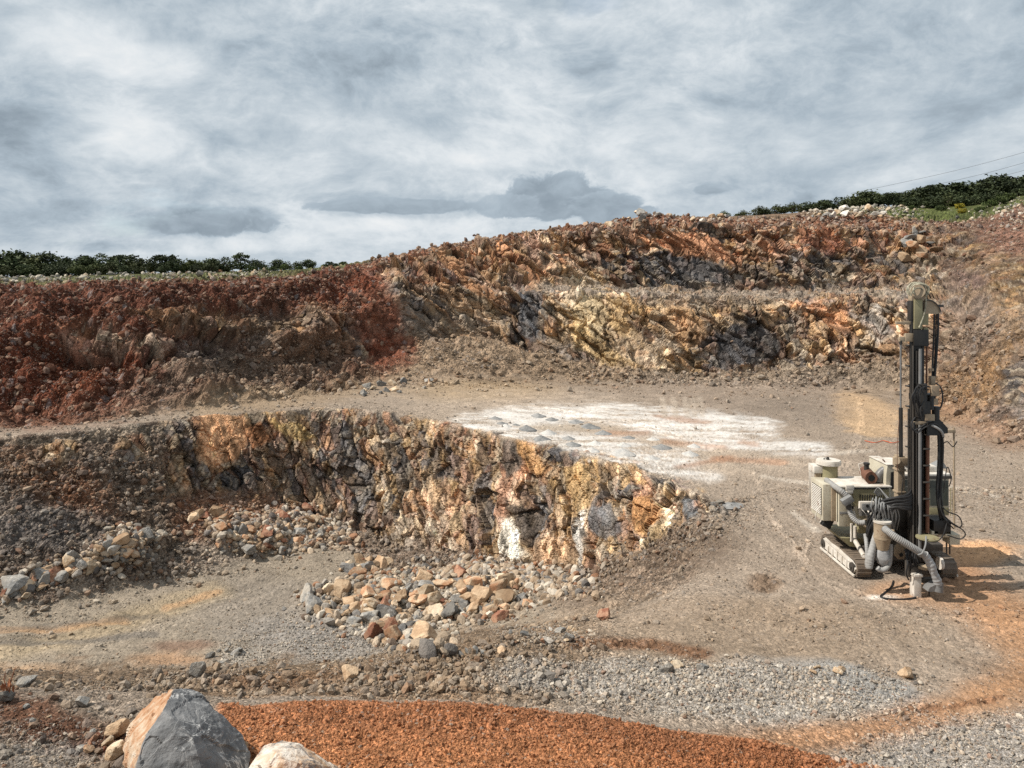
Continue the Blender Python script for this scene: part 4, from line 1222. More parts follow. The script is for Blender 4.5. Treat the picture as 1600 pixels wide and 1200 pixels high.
scree_lo = band(6.0, 7.6, .2, .2, .2) * (1 - ROCK) * xband(-900, 1120, 40)
stones('scree_stones', 'loose stones of the screes below the lower rock face', scree_lo * (.25 + sstep(-.1, .4, W3 + W1)), 13000, 2.0, .5, 1.9, .62, (3, 2, 3, 2, 1, 1.5, 2))
HEAPS = ell(690, 935, 150, 40, -6) + ell(560, 945, 90, 38) + ell(190, 860, 56, 32, -20) + ell(100, 892, 70, 20, -20) + ell(430, 832, 100, 34) + .8 * ell(620, 990, 70, 26, 10) + .7 * ell(830, 905, 90, 26, 8)
stones('heap_rubble', 'broken stones filling the rubble heaps below the lower rock face', HEAPS * (RG < 7.2), 5200, 4.0, .5, 1.5, .15, (4, 2.5, 2, 1.2, 2.4, 1.2, .6), flat=.85, sub=2)
scree_up = (band(8.95, 10.2, .25, .3, .2) + .75 * lw + .8 * rs + .6 * band(10.8, 12.2, .1, .1)) * (1 - .93 * ROCK) * (1 - .6 * ell(592, 495, 44, 78, -14))
stones('rubble', 'loose rubble over the upper screes and red slopes', scree_up * (.2 + sstep(-.15, .4, W3 + W2)), 24000, 1.7, .75, 2.2, .72, (3, 2, 2, 1.0, 1.6, 2, 1))
rimd = band(12.9, 14.05, .15, .1) * (.4 + .6 * xband(560, 1480, 40))
stones('rim_rubble', 'broken stones strewn along the high rim', rimd, 6000, 2.0, .8, 1.8, .5, (3, 2, 2, 1, 2.4, 1.5, 1), flat=.8)
gravel = ell(1130, 1080, 340, 46, 3, .25) + ell(1520, 1165, 190, 50, -8, .3) + .8 * ell(380, 1030, 45, 26) + .7 * ell(500, 1000, 140, 36) + ell(850, 995, 70, 14) * 1.2 + .5 * ell(60, 1170, 110, 40) + .5 * ell(1330, 1062, 120, 22)
stones('gravel', 'grey crushed gravel spread over the near ground', gravel * (.3 + sstep(-.3, .4, W3)), 42000, 1.6, .15, 2.3, .4, (2, 1, 3.4, 1.4, 3, .3, .3), flat=.65)
nearst = band(2.5, 5.0, .4, .1) * xband(-900, 960, 40) + .12 * band(4.0, 8.9, .1, .2) * (1 - ROCK) * (1 - dust) + .9 * fore * (1 - .75 * ell(120, 1150, 150, 30, 10)) + .8 * spur + 1.2 * ell(700, 1050, 140, 34) + .6 * ell(690, 930, 190, 60)
nearst = nearst * (1 - mound) * (1 - .9 * ell(1415, 900, 120, 45))
stones('ground_stones', 'small stones lying about on the brown ground', nearst * (.15 + sstep(-.1, .45, W3 + W4)), 20000, 1.9, .3, 1.9, .62, (3, 3, 3, 1.4, 2, .6, 1))
flo = band(3.3, 8.9, .3, .2) * (1 - ROCK) * (1 - dust) * (1 - mound) * (1 - .9 * ell(1415, 900, 110, 40)) * xband(1000, 1780, 60) + .8 * pf
stones('floor_grit', 'fine grit strewn over the rolled quarry floor', flo * (.25 + sstep(-.25, .4, W3 + .6 * W4)), 26000, 1.3, .10, 2.4, .55, (3, 2, 3, 2, 2, .5, 1.5), flat=.6)
stones('soil_clods', 'crumbly clods covering the red soil mound', mound + .10 * band(2.0, 2.75, .1, .3, .4) * xband(380, 1380, 30) + .5 * ell(420, 1180, 70, 30) + .8 * ell(120, 1150, 150, 30, 10), 30000, 1.1, .10, 1.9, .92, (1.5, 1.5, .3, .1, .3, 3, 1), flat=.85, cat='soil', bright=1.05)
field = band(13.75, 15.0, .1, .05) * xband(-900, 420, 30) * sstep(-.25, .2, W3 + W1) + 1.0 * ell(1345, 330, 75, 11) + .5 * band(14.0, 14.9, .1, .1) * xband(1400, 1600, 30) * sstep(.0, .3, W3 + W2) + .5 * ell(1600, 335, 50, 20)
stones('field_stones', 'pale limestone rocks scattered over the grassy hilltop', field, 3600, 1.8, .95, 1.7, .15, (1, .5, 3, .5, 3, .1, .3), flat=.75, bright=1.0)

# ---- cones of drill cuttings on the dusty bench
CUT = stone_material('drill_cuttings', (.19, .19, .185), (.27, .262, .25), 3.0, .12)
CUTP = stone_material('pale_drill_cuttings', (.42, .41, .39), (.52, .49, .45), 3.0, .1)


def cone_mesh(name, seed, mat):
    r = np.random.RandomState(seed)
    nr, na = 9, 28
    v = [(0, 0, .30)]
    for i in range(1, nr + 1):
        t = i / nr
        for a in range(na):
            th = 2 * math.pi * a / na
            h = .30 * (1 - t) ** 1.15 + .012 * r.randn() * (1 - t)
            rad = .62 * t * (1 + .06 * math.sin(3 * th + seed) + .03 * r.randn())
            v.append((rad * math.cos(th), rad * math.sin(th), h - .05 * (t > .95)))
    tri = [(0, 1 + a, 1 + (a + 1) % na) for a in range(na)]
    for i in range(nr - 1):
        for a in range(na):
            p, q = 1 + i * na + a, 1 + i * na + (a + 1) % na
            tri += [(p, p + na, q + na), (p, q + na, q)]
    return mesh_np(name, np.array(v), np.array(tri), mat, smooth=True)


CM = [cone_mesh('cuttings_cone', k, CUT) for k in range(3)] + [cone_mesh('cuttings_cone', 7 + k, CUTP) for k in range(3)]
CONES = [(773, 655, 1, 0), (839, 651, 1, 0), (862, 656, .9, 0), (899, 660, 1, 0), (919, 668, 1.15, 0), (822, 671, 1.05, 0), (790, 667, .8, 3), (783, 662, .7, 0), (857, 678, 1.1, 3), (845, 687, 1, 0), (887, 687, .95, 0), (894, 695, .95, 0),
         (929, 695, .8, 3), (941, 678, 1, 0), (983, 685, 1, 0), (925, 705, .8, 3), (974, 697, 1, 3), (972, 708, 1.1, 3), (1034, 701, 1, 0), (1018, 717, .9, 3), (1078, 711, 1, 3), (1085, 698, .8, 3), (806, 664, .6, 0), (1020, 688, .7, 3)]
for i, (x, y, s, k) in enumerate(CONES):
    g, _ = ground_at(x, y)
    o = link_obj('cuttings_cone', CM[k + i % 3], g - Vector((0, 0, .02)))
    s *= rng.uniform(.72, .95); o.scale = (s * rng.uniform(.9, 1.15), s, s * rng.uniform(.7, 1.0)); o.rotation_euler.z = rng.uniform(0, 6)
    row = 'far' if y < 665 else 'near' if y > 693 else 'middle'
    part = ['left end', 'left part', 'centre', 'right part', 'right end'][min(4, int((x - 770) / 64))]
    size = 'large' if s > 1.02 else 'small' if s < .85 else 'medium'
    tag(o, f"{size} {'grey' if k < 3 else 'pale'} cone of drill cuttings, {part} of the {row} rows on white dust", 'dust cone', 'cones of drill cuttings on the bench')
o = link_obj('cuttings_cone', CM[0], ground_at(1138, 789)[0]); o.scale = (1.0, .8, .35)
tag(o, 'low dark grey patch of cuttings right of the lower face corner', 'dust cone')

# ---- trees and shrubs
def leaf_material(name, a, b_):
    m, N, b = new_mat(name, .75, .2)
    at = N.n('ShaderNodeAttribute', attribute_name='shade').outputs['Fac']
    oi = N.n('ShaderNodeObjectInfo').outputs['Random']
    c = N.mix(at, a, b_)
    c = N.n('ShaderNodeVectorMath', operation='SCALE', ins={0: c, 'Scale': N.math('MULTIPLY_ADD', oi, .7, .65)}).outputs[0]
    N.link(c, b.inputs['Base Color'])
    return m


LEAF = {'dark': leaf_material('dark_leaves', (.026, .038, .018), (.075, .092, .040)), 'olive': leaf_material('olive_leaves', (.035, .048, .018), (.085, .095, .035)),
        'yellow': leaf_material('yellow_flowers', (.10, .11, .02), (.42, .32, .03)), 'green': leaf_material('green_leaves', (.038, .055, .018), (.09, .115, .038))}
BARK, Nb, bb_ = new_mat('bark')
Nb.link(Nb.ramp(Nb.noise(Nb.n('ShaderNodeTexCoord').outputs['Object'], 6, 5), [(.3, (.06, .045, .035)), (.7, (.16, .13, .10))]), bb_.inputs['Base Color'])


def crown_mesh(name, seed, mat, n_clump, per, wide, tall, leaf, round_=False):
    r = np.random.RandomState(seed)
    cs = []
    for k in range(n_clump):
        d = r.randn(3); d /= np.linalg.norm(d)
        rad = r.uniform(.35, 1.0) ** .6
        c = d * rad * np.array((wide * .42, wide * .42, tall * .40))
        c[2] = c[2] + tall * .52
        if not round_: c[2] -= tall * .10 * r.rand()
        cs.append((c, r.uniform(.12, .23) * wide, r.rand()))
    pts, sh = [], []
    for c, rad, s in cs:
        d = r.randn(per, 3); d /= np.linalg.norm(d, axis=1, keepdims=True)
        p = c + d * (rad * r.uniform(.45, 1.05, (per, 1))) * np.array((1, 1, .8))
        pts.append(p); sh.append(np.clip(.55 * s + .45 * r.rand(per), 0, 1))
    p = np.vstack(pts); sh = np.concatenate(sh)
    ok = p[:, 2] > .05 * tall
    p, sh = p[ok], sh[ok]
    n = len(p)
    u = r.randn(n, 3); u /= np.linalg.norm(u, axis=1, keepdims=True)
    w = np.cross(u, r.randn(n, 3)); w /= np.linalg.norm(w, axis=1, keepdims=True)
    L = leaf * r.uniform(.6, 1.3, (n, 1))
    co = np.stack([p + u * L, p + w * L * .55, p - u * L, p - w * L * .55], 1).reshape(-1, 3)
    me = mesh_np(name, co, np.arange(4 * n).reshape(-1, 4), mat)
    add_attr(me, 'shade', np.repeat(sh, 4).astype(np.float32))
    return me


def trunk_mesh(name, seed, h, rad):
    r = random.Random(seed)
    bm = bmesh.new()
    def limb(p, d, L, ra, depth):
        segs, prev = 4, None
        for i in range(segs + 1):
            q = p + d * (L * i / segs) + Vector((r.uniform(-1, 1), r.uniform(-1, 1), 0)) * (.03 * L * (i > 0))
            k = ra * (1 - .6 * i / segs)
            ring = [bm.verts.new(q + Vector((math.cos(a * 1.0472) * k, math.sin(a * 1.0472) * k, 0))) for a in range(6)]
            if prev:
                for a in range(6): bm.faces.new((prev[a], prev[(a + 1) % 6], ring[(a + 1) % 6], ring[a]))
            prev = ring
        if depth:
            for _ in range(4):
                a = r.uniform(0, 6.28)
                limb(p + d * L * r.uniform(.45, .95), (d * .6 + Vector((math.cos(a), math.sin(a), .3)) * .7).normalized(), L * .6, ra * .5, depth - 1)
    limb(Vector((0, 0, -.3)), Vector((0, 0, 1)), h, rad, 1)
    me = bpy.data.meshes.new(name); bm.to_mesh(me); bm.free(); me.materials.append(BARK)
    return me


def tree_kind(seed, mat, wide, tall, clumps, per, leaf, round_=False):
    return crown_mesh('crown', seed, LEAF[mat], clumps, per, wide, tall, leaf, round_), trunk_mesh('trunk', seed, tall * .55, .05 * tall)


KINDS = {'bushy': [tree_kind(1 + k, 'dark', 5.0, 4.2, 26, 75, .20) for k in range(3)], 'olive': [tree_kind(11 + k, 'olive', 5.0, 3.8, 24, 70, .20) for k in range(2)], 'tall': [tree_kind(21, 'dark', 3.2, 5.0, 20, 70, .18, True)],
         'shrub': [tree_kind(31 + k, 'green', 2.6, 1.6, 14, 60, .14) for k in range(2)], 'yellow': [tree_kind(41, 'yellow', 2.6, 1.7, 14, 70, .13)]}
TREES = []


def tree(kind, px, base_py, top_py, label, group, cat='tree', name='evergreen_tree', wide=1.0, Y=None):
    g, _ = ground_at(px, base_py)
    if Y:
        g = Vector(((px - 800) * Y / F, Y, 0)); g.z = ground_z(g.x, g.y)
    cr, tr = rng.choice(KINDS[kind])
    h = (base_py - top_py) * g.y / F if Y is None else CH - (top_py - HY) * g.y / F - g.z
    tall = {'bushy': 4.2, 'olive': 3.8, 'tall': 5.0, 'shrub': 1.6, 'yellow': 1.7}[kind]
    s = max(h, .6) / tall / .96
    r = bpy.data.objects.new(name, None)
    r.empty_display_size = .3
    r.location = g - Vector((0, 0, .1)); r.rotation_euler.z = rng.uniform(0, 6.28); r.scale = (s * wide, s * wide, s)
    COL.objects.link(r)
    tag(r, label, cat, group)
    link_obj('crown', cr, parent=r); link_obj('trunk', tr, parent=r)
    TREES.append(r)


LT = [(4, 389, 'bushy'), (33, 395, 'bushy'), (57, 400, 'olive'), (79, 393, 'bushy'), (103, 401, 'bushy'), (127, 396, 'bushy'), (154, 393, 'bushy'), (174, 401, 'olive'), (191, 395, 'bushy'), (224, 402, 'olive'), (255, 395, 'bushy'),
      (276, 403, 'bushy'), (297, 404, 'olive'), (322, 402, 'bushy'), (350, 399, 'bushy'), (376, 391, 'tall'), (402, 404, 'bushy'), (439, 404, 'bushy'), (462, 408, 'olive'), (484, 404, 'bushy'), (514, 407, 'bushy'), (536, 407, 'bushy'), (-25, 392, 'bushy'), (-60, 395, 'bushy'), (-100, 392, 'bushy')]
LTX = sorted(t[0] for t in LT)
for x, top, kind in LT:
    Y = 120 - .012 * max(x, 0) + rng.uniform(-3, 3)
    i = LTX.index(x)
    tree(kind, x, 430, top, {'tall': 'tallest slim round-topped evergreen of the left tree belt', 'olive': 'olive green bushy evergreen in the left skyline belt', 'bushy': 'dark green bushy evergreen in the left skyline belt'}[kind] + ('' if kind == 'tall' else f", {'far left end' if x < 40 else 'left part' if x < 160 else 'middle part' if x < 300 else 'right part' if x < 430 else 'thin right end'}"), 'evergreens of the left tree belt', Y=Y, wide=1.5)
for k in range(16):
    x = 8 + k * 23 + rng.uniform(-8, 8)
    tree(rng.choice(['bushy', 'olive']), x, 430, 411 + rng.uniform(-3, 4) - .004 * x, f"low shrub in front of the left tree belt, {'left end' if x < 90 else 'left of centre' if x < 200 else 'right of centre' if x < 300 else 'right end'}", 'shrubs in front of the left tree belt', 'shrub', 'shrub', 1.3, Y=112 + rng.uniform(-2, 2))
for k in range(9):
    x = 395 + k * 18 + rng.uniform(-5, 5)
    tree('shrub', x, 430, 414 + rng.uniform(-2, 2) - .01 * (x - 395), f"small green bush on the grass right of the left belt, {'left' if x < 450 else 'middle' if x < 500 else 'right'} of its row", 'small bushes on the left grass', 'shrub', 'shrub', 1.2, Y=112 + rng.uniform(-3, 3))
RT = [(1130, 334), (1160, 333), (1188, 327), (1212, 325), (1238, 321), (1262, 318), (1286, 315), (1308, 311), (1330, 310), (1348, 304), (1364, 299), (1388, 302), (1408, 300), (1430, 300), (1448, 290), (1470, 293), (1488, 285), (1508, 283), (1528, 287), (1548, 277), (1562, 272), (1582, 279), (1602, 273), (1625, 268), (1655, 262), (1690, 255)]
for x, top in RT:
    tree('bushy' if rng.random() < .7 else 'olive', x, 330, top - (5 if x < 1350 else 2), f"dark evergreen on the right hill skyline, {'low left tail of the wood' if x < 1200 else 'left part of the wood' if x < 1310 else 'centre of the wood' if x < 1420 else 'right part of the wood' if x < 1520 else 'highest right end of the wood'}", 'evergreens on the right hill', Y=125 + rng.uniform(-3, 3), wide=1.7)
for (x, top, b) in [(1425, 306, 'bushy'), (1455, 304, 'bushy'), (1480, 302, 'olive'), (1505, 300, 'bushy'), (1530, 301, 'bushy'), (1550, 296, 'bushy'), (1560, 306, 'bushy'), (1578, 300, 'bushy'), (1590, 292, 'bushy'), (1610, 290, 'bushy'), (1640, 285, 'bushy')]:
    tree(b, x, 330, top, f"dark bushy evergreen on the right hill slope below the skyline, {'left part' if x < 1490 else 'middle part' if x < 1555 else 'above the red spoil' if x < 1600 else 'right edge'}", 'evergreens on the slope of the right hill', Y=115 + rng.uniform(-2, 2), wide=1.6)
for (x, y, h, kind) in [(1462, 318, 12, 'shrub'), (1478, 314, 13, 'shrub'), (1494, 312, 12, 'shrub'), (1547, 326, 13, 'shrub'), (1560, 322, 15, 'shrub'), (1432, 316, 9, 'shrub'), (1572, 316, 15, 'shrub'), (1425, 327, 8, 'shrub'), (1440, 322, 8, 'shrub'), (1456, 326, 10, 'shrub'), (1470, 330, 11, 'shrub'), (1486, 322, 9, 'shrub'), (1500, 327, 10, 'yellow'), (1512, 318, 12, 'yellow'), (1525, 314, 12, 'yellow'), (1505, 333, 9, 'yellow'), (1538, 310, 13, 'yellow'), (1530, 331, 9, 'shrub'), (1415, 320, 7, 'shrub'), (1450, 314, 8, 'shrub')]:
    tree(kind, x, y, y - h, f"{'yellow flowering' if kind == 'yellow' else 'small green'} bush on the stony grass of the right hill, {'left' if x < 1445 else 'centre left' if x < 1480 else 'centre right' if x < 1515 else 'right'}, {'upper' if y < 320 else 'lower'} slope", 'bushes on the right hill', 'shrub', 'shrub', 1.2)

# ---- overhead wires beyond the right hill
WIRE, _, wb = new_mat('wire', .5); wb.inputs['Base Color'].default_value = (.10, .10, .11, 1)


def tube_mesh(name, pts, rad, mat, n=8, rib=0.0, ribn=0, caps=True, smooth=True, samples=None):
    """a round tube through pts (smoothed); rad a number or one per point; rib makes a corrugated hose"""
    pts = [Vector(p) for p in pts]
    rads = [rad] * len(pts) if isinstance(rad, (int, float)) else list(rad)
    if len(pts) > 2 or ribn:
        m = samples or max(ribn * 4, (len(pts) - 1) * 8)
        out, orad = [], []
        for i in range(m + 1):
            t = i / m * (len(pts) - 1)
            k = min(int(t), len(pts) - 2); u = t - k
            p0, p1, p2, p3 = pts[max(k - 1, 0)], pts[k], pts[k + 1], pts[min(k + 2, len(pts) - 1)]
            out.append(.5 * ((2 * p1) + (p2 - p0) * u + (2 * p0 - 5 * p1 + 4 * p2 - p3) * u * u + (3 * p1 - p0 - 3 * p2 + p3) * u ** 3))
            r0 = rads[k] * (1 - u) + rads[k + 1] * u
            orad.append(r0 * (1 + rib * math.sin(2 * math.pi * ribn * i / m)) if ribn else r0)
        pts, rads = out, orad
    v, f = [], []
    up = None
    for i, p in enumerate(pts):
        d = (pts[min(i + 1, len(pts) - 1)] - pts[max(i - 1, 0)]).normalized()
        if up is None: up = d.orthogonal().normalized()
        up = (up - d * up.dot(d)).normalized()
        w = d.cross(up)
        for a in range(n):
            th = 2 * math.pi * a / n
            v.append(p + (up * math.cos(th) + w * math.sin(th)) * rads[i])
    for i in range(len(pts) - 1):
        for a in range(n):
            f.append((i * n + a, i * n + (a + 1) % n, (i + 1) * n + (a + 1) % n, (i + 1) * n + a))
    bm = bmesh.new()
    vs = [bm.verts.new(x) for x in v]
    for q in f: bm.faces.new([vs[k] for k in q])
    if caps:
        bm.faces.new(vs[:n][::-1]); bm.faces.new(vs[-n:])
    for q in bm.faces: q.smooth = smooth and len(q.verts) == 4
    me = bpy.data.meshes.new(name); bm.to_mesh(me); bm.free()
    if mat: me.materials.append(mat)
    return me


for lab, a, b_ in [('uppermost thin overhead wire above the right hill', (1330, 302), (1760, 192)), ('middle thin overhead wire above the right hill', (1380, 306), (1760, 207)), ('lowest thin overhead wire above the right hill', (1440, 302), (1760, 218))]:
    A, B = P(*a, 175), P(*b_, 130)
    mid = (A + B) / 2 - Vector((0, 0, .8))
    tag(link_obj('overhead_wire', tube_mesh('overhead_wire', [A, mid, B], .028, WIRE, 5, samples=24)), lab, 'wire', 'overhead wires above the right hill')

# ---- dry plant at the left edge
DRY, Nd, db = new_mat('dry_plant', .8)
Nd.link(Nd.ramp(Nd.noise(Nd.n('ShaderNodeTexCoord').outputs['Object'], 9, 3), [(.3, (.22, .07, .035)), (.7, (.36, .16, .08))]), db.inputs['Base Color'])
pg, _ = ground_at(14, 1098)
plant = bpy.data.objects.new('dry_weed', None); plant.location = pg; plant.empty_display_size = .2; COL.objects.link(plant)
tag(plant, 'withered reddish weed with thin stalks at the left edge', 'weed')
for (dx, dz, r_) in [(.12, .62, .010), (-.10, .40, .014), (-.02, .34, .012), (-.2, .30, .012), (.05, .30, .012)]:
    link_obj('stalk', tube_mesh('stalk', [(0, 0, -.05), (dx * .3, 0, dz * .5), (dx, .02, dz)], [r_, r_, r_ * .4], DRY, 6), parent=plant)
for (dx, dy, dz, tw) in [(-.16, -.04, .30, .3), (-.08, .02, .38, 1.2), (.03, -.03, .26, 2.0), (-.22, 0, .18, 2.8), (-.05, -.05, .20, 4.0), (.10, 0, .15, 5)]:
    c, s = math.cos(tw), math.sin(tw)
    v = [Vector((0, 0, 0)), Vector((.04 * c - .03, .03 * s, .06)), Vector((.02 * c, .03 * s, .17)), Vector((-.05 * c + .02, -.02 * s, .08)), Vector((.0, .02, .07))]
    bm = bmesh.new(); q = [bm.verts.new(x + Vector((dx, dy, dz))) for x in v]
    for tri in ((0, 1, 4), (1, 2, 4), (2, 3, 4), (3, 0, 4)): bm.faces.new([q[k] for k in tri])
    me = bpy.data.meshes.new('leaf'); bm.to_mesh(me); bm.free(); me.materials.append(DRY)
    link_obj('leaf', me, parent=plant)
# ------------------------------------------------------------------ the crawler drill rig
def paint_mat(name, base, joints_or_dirt, rough=.65, amount=.5, rust=None, sc=3.0, streak=1.0):
    m, N, b = new_mat(name, rough, .3)
    obj = N.n('ShaderNodeTexCoord').outputs['Object']
    p = N.n('ShaderNodeVectorMath', operation='MULTIPLY', ins={0: obj, 1: (1, 1, streak)}).outputs[0]
    f = N.noise(p, sc, 7, .68)
    c = N.mix(N.math('MULTIPLY', N.ramp(f, [(.40, (0, 0, 0)), (.66, (1, 1, 1))]), amount), base, joints_or_dirt)
    if rust:
        c = N.mix(N.ramp(N.noise(p, sc * 1.7, 8, .7, .5), [(.60, (0, 0, 0)), (.68, (.9, .9, .9))]), c, rust)
    c = N.n('ShaderNodeVectorMath', operation='SCALE', ins={0: c, 'Scale': N.math('MULTIPLY_ADD', N.noise(obj, 22, 4, .6), .5, .75)}).outputs[0]
    N.link(c, b.inputs['Base Color'])
    N.link(N.math('MULTIPLY_ADD', f, .3, rough - .15), b.inputs['Roughness'])
    N.link(N.n('ShaderNodeBump', ins={'Strength': .25, 'Distance': .02, 'Height': f}).outputs[0], b.inputs['Normal'])
    return m


BEIGE = paint_mat('beige_paint', (.50, .46, .36), (.29, .24, .17), .6, .55, (.17, .075, .035), 2.2, .5)
DUSTY = paint_mat('dusty_white_paint', (.62, .58, .52), (.36, .30, .23), .75, .6, (.20, .10, .06), 2.6)
OLIVE = paint_mat('shaded_olive_paint', (.25, .225, .13), (.17, .145, .085), .6, .5, (.12, .05, .025), 3.0, .4)  # olive copy of the beige paint, shade worked into its colour
BROWNP = paint_mat('dusty_brown_paint', (.33, .26, .18), (.20, .14, .09), .75, .6, (.16, .07, .035), 3.0)
STEEL = paint_mat('dark_steel', (.05, .045, .04), (.11, .09, .07), .55, .5, None, 3.0, .3)
BLACK = paint_mat('black_greasy_steel', (.018, .017, .016), (.06, .05, .04), .45, .4, None, 4.0, .3)
RUBBER = paint_mat('black_hose', (.016, .016, .017), (.06, .055, .05), .6, .4, None, 6.0)
HOSE = paint_mat('grey_hose', (.30, .295, .285), (.17, .155, .135), .8, .6, None, 3.0)
CHROME = paint_mat('worn_rod_steel', (.17, .168, .165), (.09, .082, .075), .35, .5, None, 3.0, .3)
RUST = paint_mat('rusty_steel', (.15, .072, .046), (.11, .05, .03), .85, .6, (.05, .03, .02), 4.0)
TRACKM = paint_mat('track_steel', (.15, .12, .095), (.24, .185, .13), .7, .6, None, 5.0)
GREYP = paint_mat('grey_panel', (.22, .22, .215), (.14, .135, .13), .6, .5, None, 4.0)
DARK = paint_mat('dark_opening', (.012, .012, .012), (.03, .028, .025), .8, .4)
PLASTIC = paint_mat('dusty_plastic_sheet', (.33, .33, .33), (.20, .20, .20), .5, .6, None, 5.0)
GLASSY = paint_mat('dusty_window', (.05, .055, .045), (.10, .095, .075), .25, .5)

CROWNM = paint_mat('greasy_cream', (.40, .37, .27), (.05, .045, .035), .6, .9, None, 9.0)
RX, RY = (1418 - 800) * 23.6 / F, 23.6
RIG = Vector((RX, RY, 0.0))
rig = bpy.data.objects.new('drill_rig', None)
rig.location = RIG; rig.empty_display_size = 1
COL.objects.link(rig)
tag(rig, 'beige crawler drill rig with tall dark mast standing on the upper ground', 'drill rig')


class Shape:
    """gathers boxes, cylinders and tubes in world metres and links them as one mesh under a parent"""
    def __init__(self):
        self.bm = bmesh.new()

    def box(self, x0, x1, y0, y1, z0, z1, bev=.012, rot=None):
        r = bmesh.ops.create_cube(self.bm, size=1.0)
        vs = r['verts']
        c = Vector(((x0 + x1) / 2, (y0 + y1) / 2, (z0 + z1) / 2))
        d = Vector((abs(x1 - x0), abs(y1 - y0), abs(z1 - z0)))
        for v in vs:
            q = Vector((v.co.x * d.x, v.co.y * d.y, v.co.z * d.z))
            if rot: q = rot @ q
            v.co = c + q
        if bev and min(d) > bev * 2.5:
            es = list({e for v in vs for e in v.link_edges})
            bmesh.ops.bevel(self.bm, geom=es, offset=bev, segments=2, affect='EDGES', profile=.6)
        return self

    def cyl(self, a, b, r, r2=None, n=20, bev=0):
        a, b = Vector(a), Vector(b)
        d = b - a
        m = Matrix.Translation((a + b) / 2) @ d.to_track_quat('Z', 'Y').to_matrix().to_4x4()
        bmesh.ops.create_cone(self.bm, cap_ends=True, segments=n, radius1=r, radius2=r if r2 is None else r2, depth=d.length, matrix=m)
        return self

    def tube(self, pts, r, n=8, **kw):
        me = tube_mesh('t', pts, r, None, n, **kw)
        self.bm.from_mesh(me)
        bpy.data.meshes.remove(me)
        return self

    def prism(self, outline, axis, a, b):
        """outline of 2-D points extruded along an axis from a to b"""
        def mk(p, t):
            return {'x': Vector((t, p[0], p[1])), 'y': Vector((p[0], t, p[1])), 'z': Vector((p[0], p[1], t))}[axis]
        A = [self.bm.verts.new(mk(p, a)) for p in outline]
        B = [self.bm.verts.new(mk(p, b)) for p in outline]
        n = len(A)
        fs = [self.bm.faces.new(A), self.bm.faces.new(B[::-1])]
        for i in range(n):
            fs.append(self.bm.faces.new((A[i], B[i], B[(i + 1) % n], A[(i + 1) % n])))
        bmesh.ops.recalc_face_normals(self.bm, faces=fs)
        return self

    def done(self, name, mat, parent=None, label=None, smooth_angle=math.radians(35)):
        bm = self.bm
        parent = parent or rig
        org = RIG
        for v in bm.verts: v.co -= org
        for f in bm.faces: f.smooth = True
        for e in bm.edges:
            if len(e.link_faces) == 2 and e.calc_face_angle(0) > smooth_angle: e.smooth = False
        me = bpy.data.meshes.new(name)
        bm.to_mesh(me); bm.free()
        me.materials.append(mat)
        o = bpy.data.objects.new(name, me)
        o.parent = parent
        COL.objects.link(o)
        if label: o['label'] = label
        return o


def X(px, Y): return (px - 800) * Y / F
def Z(py, Y): return CH - (py - HY) * Y / F


